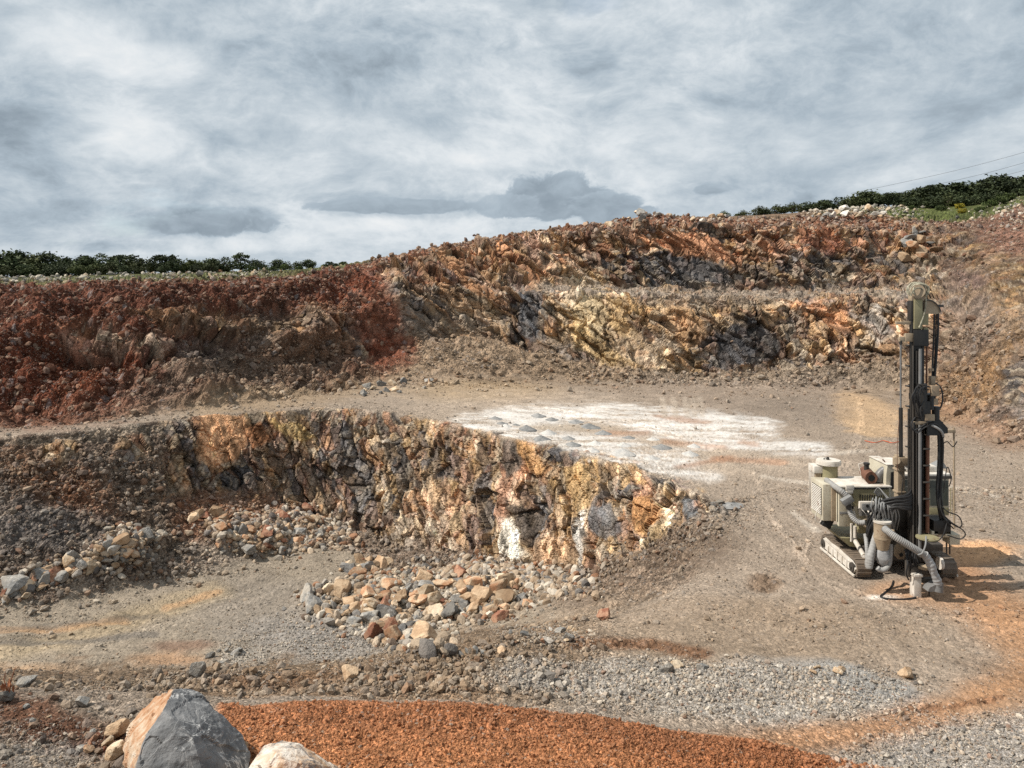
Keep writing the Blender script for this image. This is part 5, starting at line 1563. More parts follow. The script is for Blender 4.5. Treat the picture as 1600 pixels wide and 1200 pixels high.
# ---- crawler tracks: stadium-shaped belts with grouser bars
def track(x0, x1, yf, yr, h, side):
    r = h / 2
    L = (yr - yf) - 2 * r
    def prof(t, rad):           # t in metres along the belt's centre line
        per = 2 * L + 2 * math.pi * r
        t = t % per
        if t < L: return (yf + r + t, r - rad, 0)
        t -= L
        if t < math.pi * r:
            a = t / r
            return (yr - r + math.sin(a) * rad, r - math.cos(a) * rad, 1)
        t -= math.pi * r
        if t < L: return (yr - r - t, r + rad, 2)
        t -= L
        a = t / r
        return (yf + r - math.sin(a) * rad, r + math.cos(a) * rad, 3)
    per = 2 * L + 2 * math.pi * r
    n = 96
    s = Shape()
    bm = s.bm
    rings = []
    for i in range(n):
        o, q = prof(i * per / n, r - .045), prof(i * per / n, r - .09)
        rings.append([bm.verts.new((x, y, z + .0)) for x, (y, z, _k) in ((x0, o), (x1, o), (x1, q), (x0, q))])
    for i in range(n):
        a, b = rings[i], rings[(i + 1) % n]
        for k in range(4):
            bm.faces.new((a[k], b[k], b[(k + 1) % 4], a[(k + 1) % 4]))
    nb = 40
    for i in range(nb):
        t = (i + .5) * per / nb
        wd = per / nb * .36
        for (ra, rb, w) in ((r - .048, r - .020, wd * 1.35), (r - .022, r, wd * .45)):
            c = [prof(t - w, ra), prof(t + w, ra), prof(t + w, rb), prof(t - w, rb)]
            A = [bm.verts.new((x0 - .0, p[0], p[1])) for p in c]; B = [bm.verts.new((x1, p[0], p[1])) for p in c]
            bm.faces.new(A); bm.faces.new(B[::-1])
            for k in range(4): bm.faces.new((A[k], B[k], B[(k + 1) % 4], A[(k + 1) % 4]))
    bmesh.ops.recalc_face_normals(bm, faces=bm.faces[:])
    belt = s.done('track', TRACKM)
    xo = x0 - .03 if side < 0 else x1 + .03                # outer cheek
    xi = x0 + .06 if side < 0 else x1 - .06
    f = Shape()
    f.prism([(yf + .22, .16), (yr - .22, .16), (yr - .10, .30), (yr - .30, h - .12), (yf + 1.25, h - .06), (yf + .45, h - .16), (yf + .10, .30)], 'x', xo, xi)
    f.done('track_frame', DUSTY, belt)
    g = Shape()
    e = -1 if side < 0 else 1
    g.box(min(xo, xo + e * .05), max(xo, xo + e * .05), yf + .12, yr - .12, .06, .13, .01)
    for k in range(7):
        y = yf + .35 + k * (yr - yf - .7) / 6
        g.box(min(xo, xo + e * .035), max(xo, xo + e * .035), y - .05, y + .05, .16, .40 - .02 * abs(k - 3), .008)
    g.prism([(yf + .5, .40), (yr - .4, .48), (yr - .5, .56), (yf + .6, .47)], 'x', min(xo, xo + e * .04), max(xo, xo + e * .04))
    g.done('side_rib', DUSTY, belt)
    w = Shape()
    for y, rr in ((yf + r, r - .11), (yr - r, r - .11)):
        w.cyl((xo - e * .02, y, r), (xo + e * .045, y, r), rr * .72, n=24)
        w.cyl((xo + e * .045, y, r), (xo + e * .08, y, r), rr * .30, n=16)
    w.done('idler_wheel', STEEL, belt)
    return belt


TXL0, TXL1 = X(1338, 23.1), X(1338, 23.1) + .42
TXR0, TXR1 = X(1471, 23.1), X(1494, 23.1)
track(TXL0, TXL1, 23.0, 25.75, .60, -1)
track(TXR0, TXR1, 23.0, 25.75, .60, 1)

# ---- chassis between the tracks
s = Shape()
s.box(TXL1 + .06, TXR0 - .06, 23.7, 25.4, .35, .78).box(TXL1 - .1, TXR0 + .1, 24.2, 24.9, .42, .66)
s.box(X(1375, 23.6), X(1465, 23.6), 23.3, 25.5, .78, .98)
s.done('chassis', STEEL)
s = Shape()
s.prism([(X(1325, 24), .72), (X(1358, 24), .62), (X(1375, 24), .95), (X(1312, 24), .98)], 'y', 23.9, 25.3)
s.done('side_bracket', OLIVE)
s = Shape()
s.cyl((X(1335, 23.8), 23.9, 1.0), (X(1347, 23.5), 23.4, .62), .07).cyl((X(1347, 23.5), 23.4, .62), (X(1352, 23.4), 23.3, .45), .11, .06)
s.done('oscillation_cylinder', DUSTY)

# ---- engine body
YB = 23.75
bx0, bx1 = X(1310, YB), X(1392, YB)
s = Shape()
s.box(bx0, bx1, YB, 24.95, Z(818, YB), Z(762, YB), .03)
s.box(bx0, X(1330, YB), YB - .04, YB + .1, Z(822, YB), Z(768, YB), .012)
body = s.done('engine_body', BEIGE)
s = Shape(); s.box(bx0 - .03, bx1 + .02, YB - .03, 25.0, Z(762, YB) + .002, Z(759.5, YB), .012); s.done('deck_cover', DUSTY, body)
s = Shape(); s.box(X(1332, YB), X(1388, YB), YB - .05, YB - .002, Z(790, YB), Z(762, YB), .015); pan = s.done('service_panel', OLIVE, body)
s = Shape()
for k in range(11):
    x = X(1342 + k * 3.7, YB); s.box(x, x + .03, YB - .062, YB - .049, Z(783, YB), Z(772, YB), .004)
s.box(X(1333, YB), X(1387, YB), YB - .07, YB - .049, Z(763.5, YB), Z(761.5, YB), .004)
s.done('vent_slot', DARK, pan)
s = Shape(); s.box(X(1340, YB), X(1363, YB), YB - .16, YB - .04, Z(804, YB), Z(782, YB), .012); box = s.done('control_box', DUSTY, body)
s = Shape(); s.box(X(1343, YB), X(1358, YB), YB - .172, YB - .158, Z(803, YB), Z(784.5, YB), .004)
s.done('control_panel', GREYP, box)
s = Shape(); s.cyl((X(1351, YB), YB - .19, Z(788, YB)), (X(1351, YB), YB - .165, Z(788, YB)), .045).box(X(1344, YB), X(1358, YB), YB - .185, YB - .17, Z(798, YB), Z(795, YB), .003); s.done('gauge', DARK, box)
s = Shape(); s.box(X(1322, YB), X(1332, YB), YB - .09, YB - .035, Z(794, YB), Z(790, YB), .008).box(X(1322, YB), X(1327, YB), YB - .07, YB - .035, Z(799, YB), Z(796, YB), .005); s.done('latch', DARK, body)
s = Shape(); s.box(X(1320, YB), X(1332.5, YB), YB - .1, YB - .04, Z(765, YB), Z(757, YB), .01).box(X(1321, YB), X(1331, YB), YB - .10, YB - .03, Z(770, YB), Z(765, YB), .01); s.done('filler_box', DUSTY, body)
s = Shape(); s.box(X(1311, YB), X(1327, YB), YB - .052, YB - .041, Z(803, YB), Z(799, YB), .004); s.done('dark_stripe', GREYP, body)

# ---- cooler with louvred left side
YC = 23.95
cx0, cx1 = X(1286, YC), X(1307, YC)
s = Shape(); s.box(cx0, cx1, YC, YC + .95, Z(814, YC), Z(757, YC), .02); cooler = s.done('cooler_box', BEIGE)
s = Shape(); s.box(cx1 - .16, cx1 + .10, YC - .03, YC + .12, Z(814, YC), Z(762, YC), .012); s.done('cooler_edge', BROWNP, cooler)
s = Shape()
z0, z1 = Z(806, YC), Z(764, YC)
s.box(cx0 - .012, cx0 + .002, YC + .10, YC + .85, z0, z1, 0)
s.done('cooler_core', DARK, cooler)
s = Shape()
for k in range(16):
    z = z0 + (k + .5) * (z1 - z0) / 16
    s.box(cx0 - .035, cx0 - .013, YC + .10, YC + .85, z - .014, z + .012, .003, Matrix.Rotation(.5, 3, 'Y'))
s.done('louvre', DUSTY, cooler)
s = Shape(); s.box(X(1283, 24.2), X(1297, 24.2), 24.0, 24.2, Z(822, 24.2), Z(808, 24.2), .015, Matrix.Rotation(.45, 3, 'Y')); s.done('lamp', DARK, cooler)
s = Shape(); s.tube([(X(1286, 24.1), 24.1, Z(788, 24.1)), (X(1277, 24.1), 24.1, Z(798, 24.1)), (X(1274, 24.1), 24.1, Z(812, 24.1)), (X(1281, 24.1), 24.1, Z(816, 24.1)), (X(1286, 24.1), 24.1, Z(806, 24.1))], .014); s.done('cable', DUSTY, cooler)

# ---- dust filter tower at the back left
YT = 25.0
tx = X(1294.5, YT); tr = (X(1308, YT) - X(1281, YT)) / 2
s = Shape(); s.cyl((tx, YT, Z(800, YT)), (tx, YT, Z(724, YT)), tr, n=28); tower = s.done('dust_filter', OLIVE)
s = Shape(); s.cyl((tx, YT, Z(725, YT)), (tx, YT, Z(719.5, YT)), tr * 1.38, n=32).cyl((tx, YT, Z(719.5, YT)), (tx, YT, Z(718.2, YT)), tr * 1.30, n=32); lid = s.done('filter_lid', DUSTY, tower)
s = Shape(); s.cyl((tx - .02, YT, Z(718, YT)), (tx - .02, YT, Z(714, YT)), .055, .035).tube([(tx - .14, YT, Z(718, YT)), (tx - .14, YT, Z(716, YT)), (tx - .02, YT, Z(715.6, YT))], .015); s.done('lid_knob', BLACK, lid)
s = Shape()
s.box(X(1271.5, YT), X(1281, YT), YT - .12, YT + .35, Z(785, YT), Z(729, YT), .012)
fb = s.done('filter_housing', BROWNP, tower)
s = Shape()
for k in range(5):
    y = YT - .08 + k * .095
    s.box(X(1271.5, YT) - .03, X(1271.5, YT) - .001, y, y + .035, Z(783, YT), Z(738, YT), .004)
s.box(X(1271.5, YT) - .04, X(1283, YT), YT - .14, YT + .36, Z(738, YT), Z(727, YT), .012)
s.done('housing_rib', DUSTY, fb)

# ---- suction hose from the tower along the body to the hose bundle
s = Shape()
s.tube([P(1291, 750, 24.3), P(1300, 757, 24.0), P(1311, 765, 23.6), P(1320, 772, 23.5), P(1327, 783, 23.45)], .085, 14, rib=.06, ribn=16)
s.tube([P(1325, 784, 23.45), P(1327, 796, 23.4), P(1332, 808, 23.3), P(1341, 816, 23.2), P(1352, 816.5, 23.1)], .078, 14, rib=.06, ribn=18)
hose = s.done('suction_hose', HOSE)
s = Shape(); s.box(X(1314, 23.4), X(1331, 23.4), 23.25, 23.45, Z(786, 23.4), Z(776, 23.4), .012, Matrix.Rotation(-.55, 3, 'Y')); s.done('hose_clamp', GREYP, hose)
s = Shape(); s.tube([P(1325.5, 788, 23.44), P(1326.5, 797, 23.4)], .086, 14); s.done('hose_cuff', STEEL, hose)

# ---- muffler and pipes on the deck
YM = 24.0
s = Shape()
mz = Z(759.5, YB) + .19
s.cyl((X(1361, YM), YM, mz), (X(1352, 24.8), 24.8, mz + .0), .185, n=28)
s.cyl((X(1361, YM) + .003, YM - .012, mz), (X(1361, YM), YM + .02, mz), .195, n=28)
for t in (.25, .5, .75):
    a = Vector((X(1361, YM), YM, mz)).lerp(Vector((X(1352, 24.8), 24.8, mz)), t)
    s.cyl(a, a + Vector((-.006, .03, 0)), .192, n=28)
muf = s.done('muffler', RUST)
s = Shape(); s.cyl((X(1361, YM) + .004, YM - .03, mz), (X(1361, YM) + .004, YM - .011, mz), .10, n=20); s.done('muffler_end', DARK, muf)
s = Shape(); s.cyl((X(1354, 24.4), 24.4, mz + .15), (X(1354, 24.4), 24.4, mz + .34), .075, n=16).cyl((X(1354, 24.4), 24.4, mz + .32), (X(1354, 24.4), 24.4, mz + .38), .095, n=16); s.done('exhaust_stack', BLACK, muf)
s = Shape(); s.tube([P(1347, 748, 24.6), P(1341.5, 725, 24.6)], .018).tube([P(1341.5, 725, 24.6), P(1354, 723, 24.6), P(1357, 733, 24.6)], .012); s.done('bracket_rod', DUSTY, body)
s = Shape(); s.tube([P(1371, 752, 24.2), P(1374, 742, 24.2), P(1381, 735, 24.2), P(1389, 733, 24.1)], .13, 16); s.done('air_intake_pipe', CHROME, body)
s = Shape(); s.tube([P(1383, 733, 24.2), P(1382.5, 722, 24.2), P(1379, 718, 24.2)], .02); s.done('lever', RUST, body)

# ---- compressor hood and operator's cab behind the mast
YH = 23.9
s = Shape()
s.prism([(X(1384, YH), Z(770, YH)), (X(1402, YH), Z(786, YH)), (X(1402, YH), Z(730, YH)), (X(1387, YH), Z(727, YH)), (X(1385, YH), Z(740, YH))], 'y', YH, YH + 1.2)
hood = s.done('engine_hood', BEIGE)
s = Shape(); s.prism([(X(1391, YH), Z(762, YH)), (X(1399, YH), Z(768, YH)), (X(1399, YH), Z(736, YH)), (X(1392, YH), Z(738, YH))], 'y', YH - .02, YH - .002); s.done('hood_opening', DARK, hood)
s = Shape(); s.box(X(1385.5, YH), X(1403, YH), YH - .02, YH + 1.22, Z(727, YH) + .002, Z(725.5, YH), .008); s.done('hood_cover', DUSTY, hood)
YK = 23.9
kx0, kx1 = X(1404, YK), X(1483, YK)
s = Shape()
s.box(kx0, kx1, YK, YK + 1.7, Z(806, YK), Z(744, YK), .03)
cab = s.done('cab', BEIGE)
s = Shape(); s.box(kx0 - .02, kx1 + .05, YK - .05, YK + 1.75, Z(744, YK) + .002, Z(740, YK), .015).box(kx0 + .1, X(1470, YK), YK + .2, YK + 1.5, Z(740, YK) + .003, Z(731, YK), .03); s.done('cab_roof', DUSTY, cab)
s = Shape(); s.box(kx0 - .03, kx1 + .06, YK - .065, YK - .03, Z(747.5, YK), Z(743, YK), .008); s.done('roof_gutter', STEEL, cab)
s = Shape(); s.box(X(1453, YK), X(1466, YK), YK - .025, YK - .002, Z(790, YK), Z(751, YK), .01); s.done('cab_window', GLASSY, cab)
s = Shape(); s.box(X(1470, YK), X(1481, YK), YK - .025, YK - .002, Z(790, YK), Z(751, YK), .01); s.done('cab_window', GLASSY, cab)
s = Shape(); s.box(X(1408, YK), X(1420, YK), YK - .025, YK - .002, Z(778, YK), Z(750, YK), .01); s.done('cab_window', GLASSY, cab)
s = Shape(); s.box(X(1452, YK), X(1482, YK), YK - .03, YK - .003, Z(804, YK), Z(793, YK), .01); s.done('cab_step', OLIVE, cab)
s = Shape()
s.tube([P(1485.5, 806, 23.7), P(1485.5, 762, 23.7), P(1489, 761, 23.7), P(1489, 806, 23.7)], .014, 6, samples=3)
s.done('grab_rail', OLIVE, cab)
s = Shape(); s.prism([(X(1455, 24.4), Z(731, 24.4)), (X(1472, 24.4), Z(722, 24.4)), (X(1478, 24.4), Z(731, 24.4))], 'y', 24.3, 24.7); s.done('roof_lamp', GREYP, cab)

# ---- mast support post and boom
YP = 22.7
s = Shape()
s.box(X(1403, YP), X(1414, YP), YP, YP + .25, Z(806, YP), Z(712, YP), .02)
for py in (722, 733, 768):
    s.box(X(1401.5, YP), X(1415.5, YP), YP - .02, YP + .27, Z(py + 3, YP), Z(py, YP), .01)
post = s.done('support_post', BROWNP)
s = Shape(); s.box(X(1399, YP), X(1428, YP), YP - .05, YP + .18, Z(728, YP), Z(715, YP), .015).cyl(P(1401, 720, YP - .1), P(1401, 720, YP + .25), .10).cyl(P(1425, 720, YP - .1), P(1425, 720, YP + .25), .10); s.done('post_bracket', BROWNP, post)
s = Shape(); s.tube([P(1406, 738, YP - .03), P(1411, 748, YP - .08), P(1409, 770, YP - .06), P(1413, 790, YP - .05)], .012); s.done('post_hose', RUBBER, post)
s = Shape(); s.box(X(1398, 22.8), X(1424, 22.8), 22.55, 23.6, Z(862, 22.8), Z(806, 22.8) - .005, .03).box(X(1384, 22.7), X(1404, 22.7), 22.6, 23.4, Z(835, 22.7), Z(822, 22.7), .02).box(X(1392, 22.6), X(1428, 22.6), 22.5, 22.7, Z(845, 22.6), Z(838, 22.6), .01); s.done('boom', BLACK)
s = Shape(); s.prism([(X(1398, 22.3), Z(858, 22.3)), (X(1398.5, 22.3), Z(868, 22.3)), (X(1404, 22.3), Z(874, 22.3)), (X(1412, 22.3), Z(874, 22.3)), (X(1416, 22.3), Z(867, 22.3)), (X(1416, 22.3), Z(852, 22.3)), (X(1402, 22.3), Z(850, 22.3))], 'y', 22.3, 22.36); pl = s.done('pivot_plate', BROWNP)
s = Shape(); s.cyl(P(1408, 867, 22.27), P(1408, 867, 22.31), .05); s.done('pivot_hole', DARK, pl)

# ---- the mast (feed beam) with its rails, rods and hoses
YF = 22.0
s = Shape()
s.box(X(1424, YF), X(1428, YF), YF, YF + .12, Z(898, YF), Z(500, YF), .008)
s.box(X(1429.5, YF), X(1441, YF), YF + .04, YF + .30, Z(880, YF), Z(470, YF), .012)
s.box(X(1443, YF), X(1446.5, YF), YF + .08, YF + .2, Z(880, YF), Z(540, YF), .008)
s.box(X(1441, YF), X(1457, YF), YF + .22, YF + .36, Z(840, YF), Z(676, YF), .01)
s.box(X(1449, YF), X(1452, YF), YF + .1, YF + .2, Z(830, YF), Z(600, YF), .006)
s.box(X(1424, YF), X(1447, YF), YF + .14, YF + .22, Z(880, YF), Z(640, YF), .008)
for k in range(9):
    py = 540 + k * 32
    s.box(X(1423.5, YF), X(1442, YF), YF + .10, YF + .34, Z(py + 2, YF), Z(py, YF), .004)
mast = s.done('mast', BLACK)
s = Shape(); s.tube([P(1426.7, 540, YF - .03), P(1427, 900, YF - .03)], .022).tube([P(1431.5, 548, YF - .02), P(1431.8, 885, YF - .02)], .022).tube([P(1434.5, 548, YF - .02), P(1434.8, 700, YF - .02)], .018); s.done('mast_pipe', STEEL, mast)
s = Shape(); s.cyl(P(1438, 545, YF - .06), P(1437, 870, YF - .06), .045); s.done('drill_rod', CHROME, mast)
s = Shape(); s.cyl(P(1448, 540, YF + .1), P(1447.5, 640, YF + .1), .025).cyl(P(1449.5, 660, YF - .02), P(1449, 832, YF - .02), .052); s.done('rusty_pipe', RUST, mast)
s = Shape()
s.box(X(1427, YF), X(1440, YF), YF - .06, YF + .035, Z(514, YF), Z(468, YF), .015).box(X(1441.5, YF), X(1452, YF), YF + .03, YF + .2, Z(508, YF), Z(486, YF), .012)
s.box(X(1443, YF), X(1450, YF), YF - .02, YF + .1, Z(522, YF), Z(512, YF), .01)
s.done('mast_head', OLIVE, mast)
s = Shape(); s.box(X(1423, YF), X(1426.5, YF), YF - .02, YF + .2, Z(500, YF), Z(470, YF), .008).box(X(1426, YF), X(1449, YF), YF - .08, YF - .02, Z(540, YF), Z(515, YF), .01).cyl(P(1447, 530, YF), P(1447, 541, YF), .06); s.done('mast_clamp', BLACK, mast)
# crown pulley wrapped in hose
s = Shape()
c = P(1435, 455, YF)
s.cyl(c + Vector((-.10, -.16, 0)), c + Vector((.10, .20, 0)), .19, n=26)
s.box(X(1424, YF), X(1445, YF), YF - .02, YF + .2, Z(470, YF), Z(460, YF), .015)
crown = s.done('crown_pulley', BROWNP, mast)
s = Shape()
for k in range(7):
    a0 = -.15 + k * .06
    pts = []
    for i in range(15):
        th = math.pi * (1.15 - i / 14 * 1.35)
        pts.append(c + Vector((math.cos(th) * (.205 + .012 * (k % 2)), a0 + .05 * math.sin(i * .5 + k), math.sin(th) * (.205 + .02 * (k % 3)))))
    s.tube(pts, .024, 7, samples=40)
s.tube([P(1423, 462, YF - .1), P(1428, 453, YF - .2), P(1436, 450, YF - .22), P(1444, 455, YF - .2), P(1447, 466, YF - .1), P(1444, 490, YF - .05), P(1436, 512, YF - .08)], .02, 7)
s.done('hose_wrap', CROWNM, crown)
# quarter-round guard with the two hanging hoses
g0 = P(1444, 490, YF)
arc = [(g0.x + .0, g0.z)]
for i in range(13):
    th = math.pi / 2 * (1 - i / 12)
    arc.append((g0.x + .06 + math.cos(th) * .42, g0.z + .02 + math.sin(th) * .40))
arc.append((g0.x + .36, g0.z - .02))
s = Shape(); s.prism(arc, 'y', YF + .02, YF + .2); guard = s.done('hose_guard', BROWNP, mast)
s = Shape(); s.box(X(1468, YF), X(1476, YF), YF + .04, YF + .14, Z(480, YF), Z(476, YF), .008).tube([P(1444, 469, YF - .01), P(1456, 470, YF - .01), P(1466, 478, YF - .01), P(1470, 487, YF - .01)], .018); s.done('guard_edge', STEEL, guard)
s = Shape()
s.tube([P(1466, 487, YF + .06), P(1465.5, 520, YF + .06), P(1463, 560, YF + .06), P(1460.5, 590, YF + .06)], .030)
s.tube([P(1460, 487, YF + .1), P(1459, 530, YF + .1), P(1457.5, 560, YF + .1), P(1456.5, 592, YF + .1)], .026)
s.tube([P(1463, 488, YF + .13), P(1462, 530, YF + .13), P(1460, 570, YF + .13), P(1458.5, 592, YF + .13)], .02)
s.done('hanging_hose', RUBBER, mast)
s = Shape(); s.box(X(1455, YF), X(1462, YF), YF, YF + .16, Z(602, YF), Z(588, YF), .01).box(X(1453, YF), X(1460, YF), YF + .02, YF + .1, Z(580, YF), Z(576, YF), .006); s.done('hose_block', BROWNP, mast)
# left cross bars and the thin feed cylinder
s = Shape(); s.box(X(1401, YF), X(1424, YF), YF + .02, YF + .1, Z(507, YF), Z(502.5, YF), .008).box(X(1415, YF), X(1428, YF), YF - .01, YF + .12, Z(534, YF), Z(521, YF), .012).box(X(1406, YF), X(1416, YF), YF + .01, YF + .1, Z(534, YF), Z(526, YF), .02); s.done('cross_bar', BROWNP, mast)
s = Shape(); s.cyl(P(1407.3, 534, YF + .05), P(1407.3, 640, YF + .05), .026); rod = s.done('feed_rod', CHROME, mast)
s = Shape(); s.cyl(P(1407.3, 538, YF + .05), P(1407.3, 532, YF + .05), .045).cyl(P(1407.4, 637, YF + .05), P(1407.6, 714, YF + .05), .055); s.done('feed_cylinder', BLACK, mast)
s = Shape(); s.tube([P(1405, 655, YF - .02), P(1403, 680, YF - .04), P(1402, 700, YF - .03), P(1402, 735, YF + .1)], .008, 6); s.done('thin_red_cable', RUST, mast)

# ---- rotation unit on the mast
YR = 21.85
s = Shape()
s.box(X(1428, YR), X(1462, YR), YR - .02, YR + .3, Z(626, YR), Z(616, YR), .015).box(X(1432, YR), X(1452, YR), YR - .1, YR + .2, Z(652, YR), Z(626, YR) - .003, .02)
s.box(X(1446, YR), X(1472, YR), YR - .08, YR + .3, Z(680, YR), Z(658, YR), .03).cyl(P(1441, 600, YR), P(1441, 660, YR), .13).cyl(P(1462, 635, YR), P(1462, 656, YR), .10).cyl(P(1455, 618, YR - .05), P(1455, 640, YR - .05), .07)
s.prism([(X(1446, YR), Z(680, YR)), (X(1478, YR), Z(676, YR)), (X(1478, YR), Z(668, YR)), (X(1466, YR), Z(655, YR)), (X(1446, YR), Z(658, YR))], 'y', YR - .1, YR + .05)
ru = s.done('rotation_unit', BLACK)
s = Shape(); s.box(X(1452, YR), X(1464.5, YR), YR - .12, YR - .04, Z(618, YR), Z(602, YR), .01); s.done('valve_block', BROWNP, ru)
s = Shape(); s.box(X(1441, YR), X(1456, YR), YR - .16, YR - .101, Z(656, YR), Z(646, YR), .01); s.done('valve_block', BROWNP, ru)
s = Shape(); s.box(X(1424, YR), X(1446, YR), YR - .14, YR - .101, Z(662, YR), Z(657.5, YR), .01); s.done('clamp_bar', BROWNP, ru)
s = Shape(); s.box(X(1456, YR), X(1463, YR), YR - .1, YR - .06, Z(632, YR), Z(622, YR), .008); s.done('valve_block', BROWNP, ru)
s = Shape()
for k in range(7):
    r_ = random.Random(40 + k)
    a = P(1430 + k * 2, 640 + 5 * (k % 3), YR - .12); b_ = P(1436 + k * 3, 605 + 4 * (k % 2), YR - .14)
    s.tube([a, P(1425 + 2 * k, 622 + r_.uniform(-6, 6), YR - .22), P(1431 + 2 * k, 606 + r_.uniform(-4, 4), YR - .2), b_], .016, 6)
s.tube([P(1430, 652, YR - .12), P(1424, 662, YR - .22), P(1427, 672, YR - .24), P(1437, 668, YR - .22), P(1450, 660, YR - .15)], .02, 6)
s.tube([P(1428, 660, YR - .13), P(1432, 676, YR - .25), P(1444, 668, YR - .2), P(1460, 662, YR - .14), P(1472, 672, YR - .14), P(1474, 684, YR - .05)], .024, 6)
s.tube([P(1462, 598, YR + .05), P(1470, 606, YR), P(1473, 620, YR), P(1471, 634, YR - .02), P(1466, 640, YR - .03)], .022, 6)
s.tube([P(1444, 625, YR - .14), P(1438, 640, YR - .22), P(1441, 656, YR - .2)], .018, 6)
s.done('hydraulic_hose', RUBBER, ru)
s = Shape(); s.tube([P(1455, 664, YR - .13), P(1463, 668, YR - .16), P(1471, 674, YR - .15), P(1474, 682, YR - .1)], .036, 8); s.done('silver_hose', HOSE, ru)

# ---- thick hose bundle hanging right of the mast, rods and loops on the right
s = Shape()
for k, (dx, dy) in enumerate([(0, 0), (3, .05), (5.5, .02), (2, .1), (4, .12)]):
    s.tube([P(1466 + dx, 676, YF - .05 + dy), P(1467 + dx * 1.1, 700, YF - .02 + dy), P(1466 + dx, 735, YF + dy), P(1464 + dx, 765, YF + dy), P(1466 + dx, 790, YF + dy), P(1470 + dx, 812, YF + .1 + dy)], .036, 8)
s.done('hose_bundle', RUBBER)
s = Shape(); s.cyl(P(1490.5, 668, 22.6), P(1491, 826, 22.6), .028).box(X(1478, 22.6), X(1492, 22.6), 22.55, 22.65, Z(676, 22.6), Z(671, 22.6), .008); s.done('guide_rod', BROWNP)
s = Shape()
s.tube([P(1474, 770, YF), P(1480, 730, YF - .05), P(1486, 748, YF - .05), P(1483, 760, YF)], .014, 6)
s.tube([P(1472, 695, YF), P(1480, 690, YF - .1), P(1489, 698, YF - .1), P(1495, 690, YF)], .014, 6)
s.tube([P(1470, 790, YF), P(1482, 800, YF - .1), P(1497, 806, YF - .15), P(1503, 818, YF - .15), P(1498, 824, YF - .1), P(1484, 816, YF)], .018, 6)
s.tube([P(1470, 800, YF), P(1485, 815, YF - .1), P(1504, 828, YF - .15), P(1508, 836, YF - .15), P(1500, 842, YF - .1), P(1480, 836, YF)], .018, 6)
s.tube([P(1468, 770, YF), P(1470, 795, YF - .1), P(1477, 812, YF - .1), P(1490, 826, YF - .05)], .016, 6)
s.tube([P(1480, 815, YF), P(1474, 835, YF - .1), P(1464, 846, YF - .1), P(1450, 846, YF)], .016, 6)
s.done('hose_loop', RUBBER)

# ---- hose cluster from the body to the mast
s = Shape()
rr_ = random.Random(5)
for k in range(16):
    y0 = 772 + k * 3.0
    s.tube([P(1427, 760 + k * 2.4, YF + .1), P(1420 - rr_.uniform(0, 3), 772 + k * 1.6, YF - .1), P(1400 + rr_.uniform(-4, 4), 776 + k * 1.2, YF - .05), P(1382 + rr_.uniform(-5, 5), 780 + k * 1.5, YF + .1),
            P(1368 + rr_.uniform(-5, 5), 790 + k * 2.0, YF + .3), P(1360 + rr_.uniform(-5, 5), 806 + k * 2.2, YF + .4), P(1357 + rr_.uniform(-3, 5), 826 + k * 1.5, YF + .5)], rr_.choice((.018, .022, .026, .03)), 7)
s.done('hose_cluster', RUBBER)
s = Shape()
for k in range(16):
    x = 1364 + k * 2.6
    s.tube([P(x, 776 + rr_.uniform(0, 6), YF + .18), P(x + rr_.uniform(-5, 5), 792, YF + .0), P(x + rr_.uniform(-3, 3), 808, YF + .1), P(x + rr_.uniform(-4, 4), 828, YF + .4)], rr_.choice((.014, .018, .022)), 6)
for k in range(6):
    s.tube([P(1366 + k, 770 + k, 23.0), P(1372 + k * 2, 762 + k * 2, 22.9), P(1380 + k * 2, 770 + k * 2, 22.7), P(1390 + k * 3, 785, 22.5)], .014, 6)
s.done('hose_cluster', GREYP)
s = Shape(); s.box(X(1382, 22.5), X(1424, 22.5), 22.42, 22.6, Z(822, 22.5), Z(790, 22.5), .02).box(X(1366, 22.9), X(1396, 22.9), 22.8, 23.1, Z(830, 22.9), Z(795, 22.9), .02); s.done('valve_bank', BLACK)

# ---- cyclone (pre-separator) with its bag and hoses
YS = 22.1
cx = X(1378.5, YS); cr = (X(1390.5, YS) - X(1366, YS)) / 2
s = Shape()
s.cyl((cx, YS, Z(843, YS)), (cx, YS, Z(816, YS)), cr, n=28).cyl((cx, YS, Z(858, YS)), (cx, YS, Z(843, YS)), cr * .72, cr, n=28).cyl((cx, YS, Z(841, YS)), (cx, YS, Z(838.5, YS)), cr * 1.06, n=28)
cyc = s.done('cyclone', BROWNP)
s = Shape(); s.cyl((cx, YS, Z(816, YS)), (cx, YS, Z(813, YS)), cr * 1.08, n=28); s.done('cyclone_lid', DUSTY, cyc)
s = Shape(); s.cyl((cx + cr * .4, YS - cr * .7, Z(828, YS)), (cx + cr * .9, YS - cr * 1.15, Z(829, YS)), .10, n=18); s.done('inlet_stub', BROWNP, cyc)
s = Shape()
bmB = s.bm
r9 = random.Random(3)
ringsB = []
for i in range(11):
    t = i / 10
    z = Z(857 + 29 * t, YS - .02)
    rad = cr * (.62 + .30 * math.sin(min(t * 1.15, 1) * math.pi)) * (1 if t < .9 else .55)
    ringsB.append([bmB.verts.new((cx + .03 * t + math.cos(a * .3927) * rad * (1 + r9.uniform(-.13, .13)), YS - .02 + math.sin(a * .3927) * rad * .8 * (1 + r9.uniform(-.13, .13)), z)) for a in range(16)])
for a_, b_ in zip(ringsB, ringsB[1:]):
    for k in range(16): bmB.faces.new((a_[k], a_[(k + 1) % 16], b_[(k + 1) % 16], b_[k]))
bmB.faces.new(ringsB[-1][::-1])
s.done('dust_bag', PLASTIC, cyc)
s = Shape()
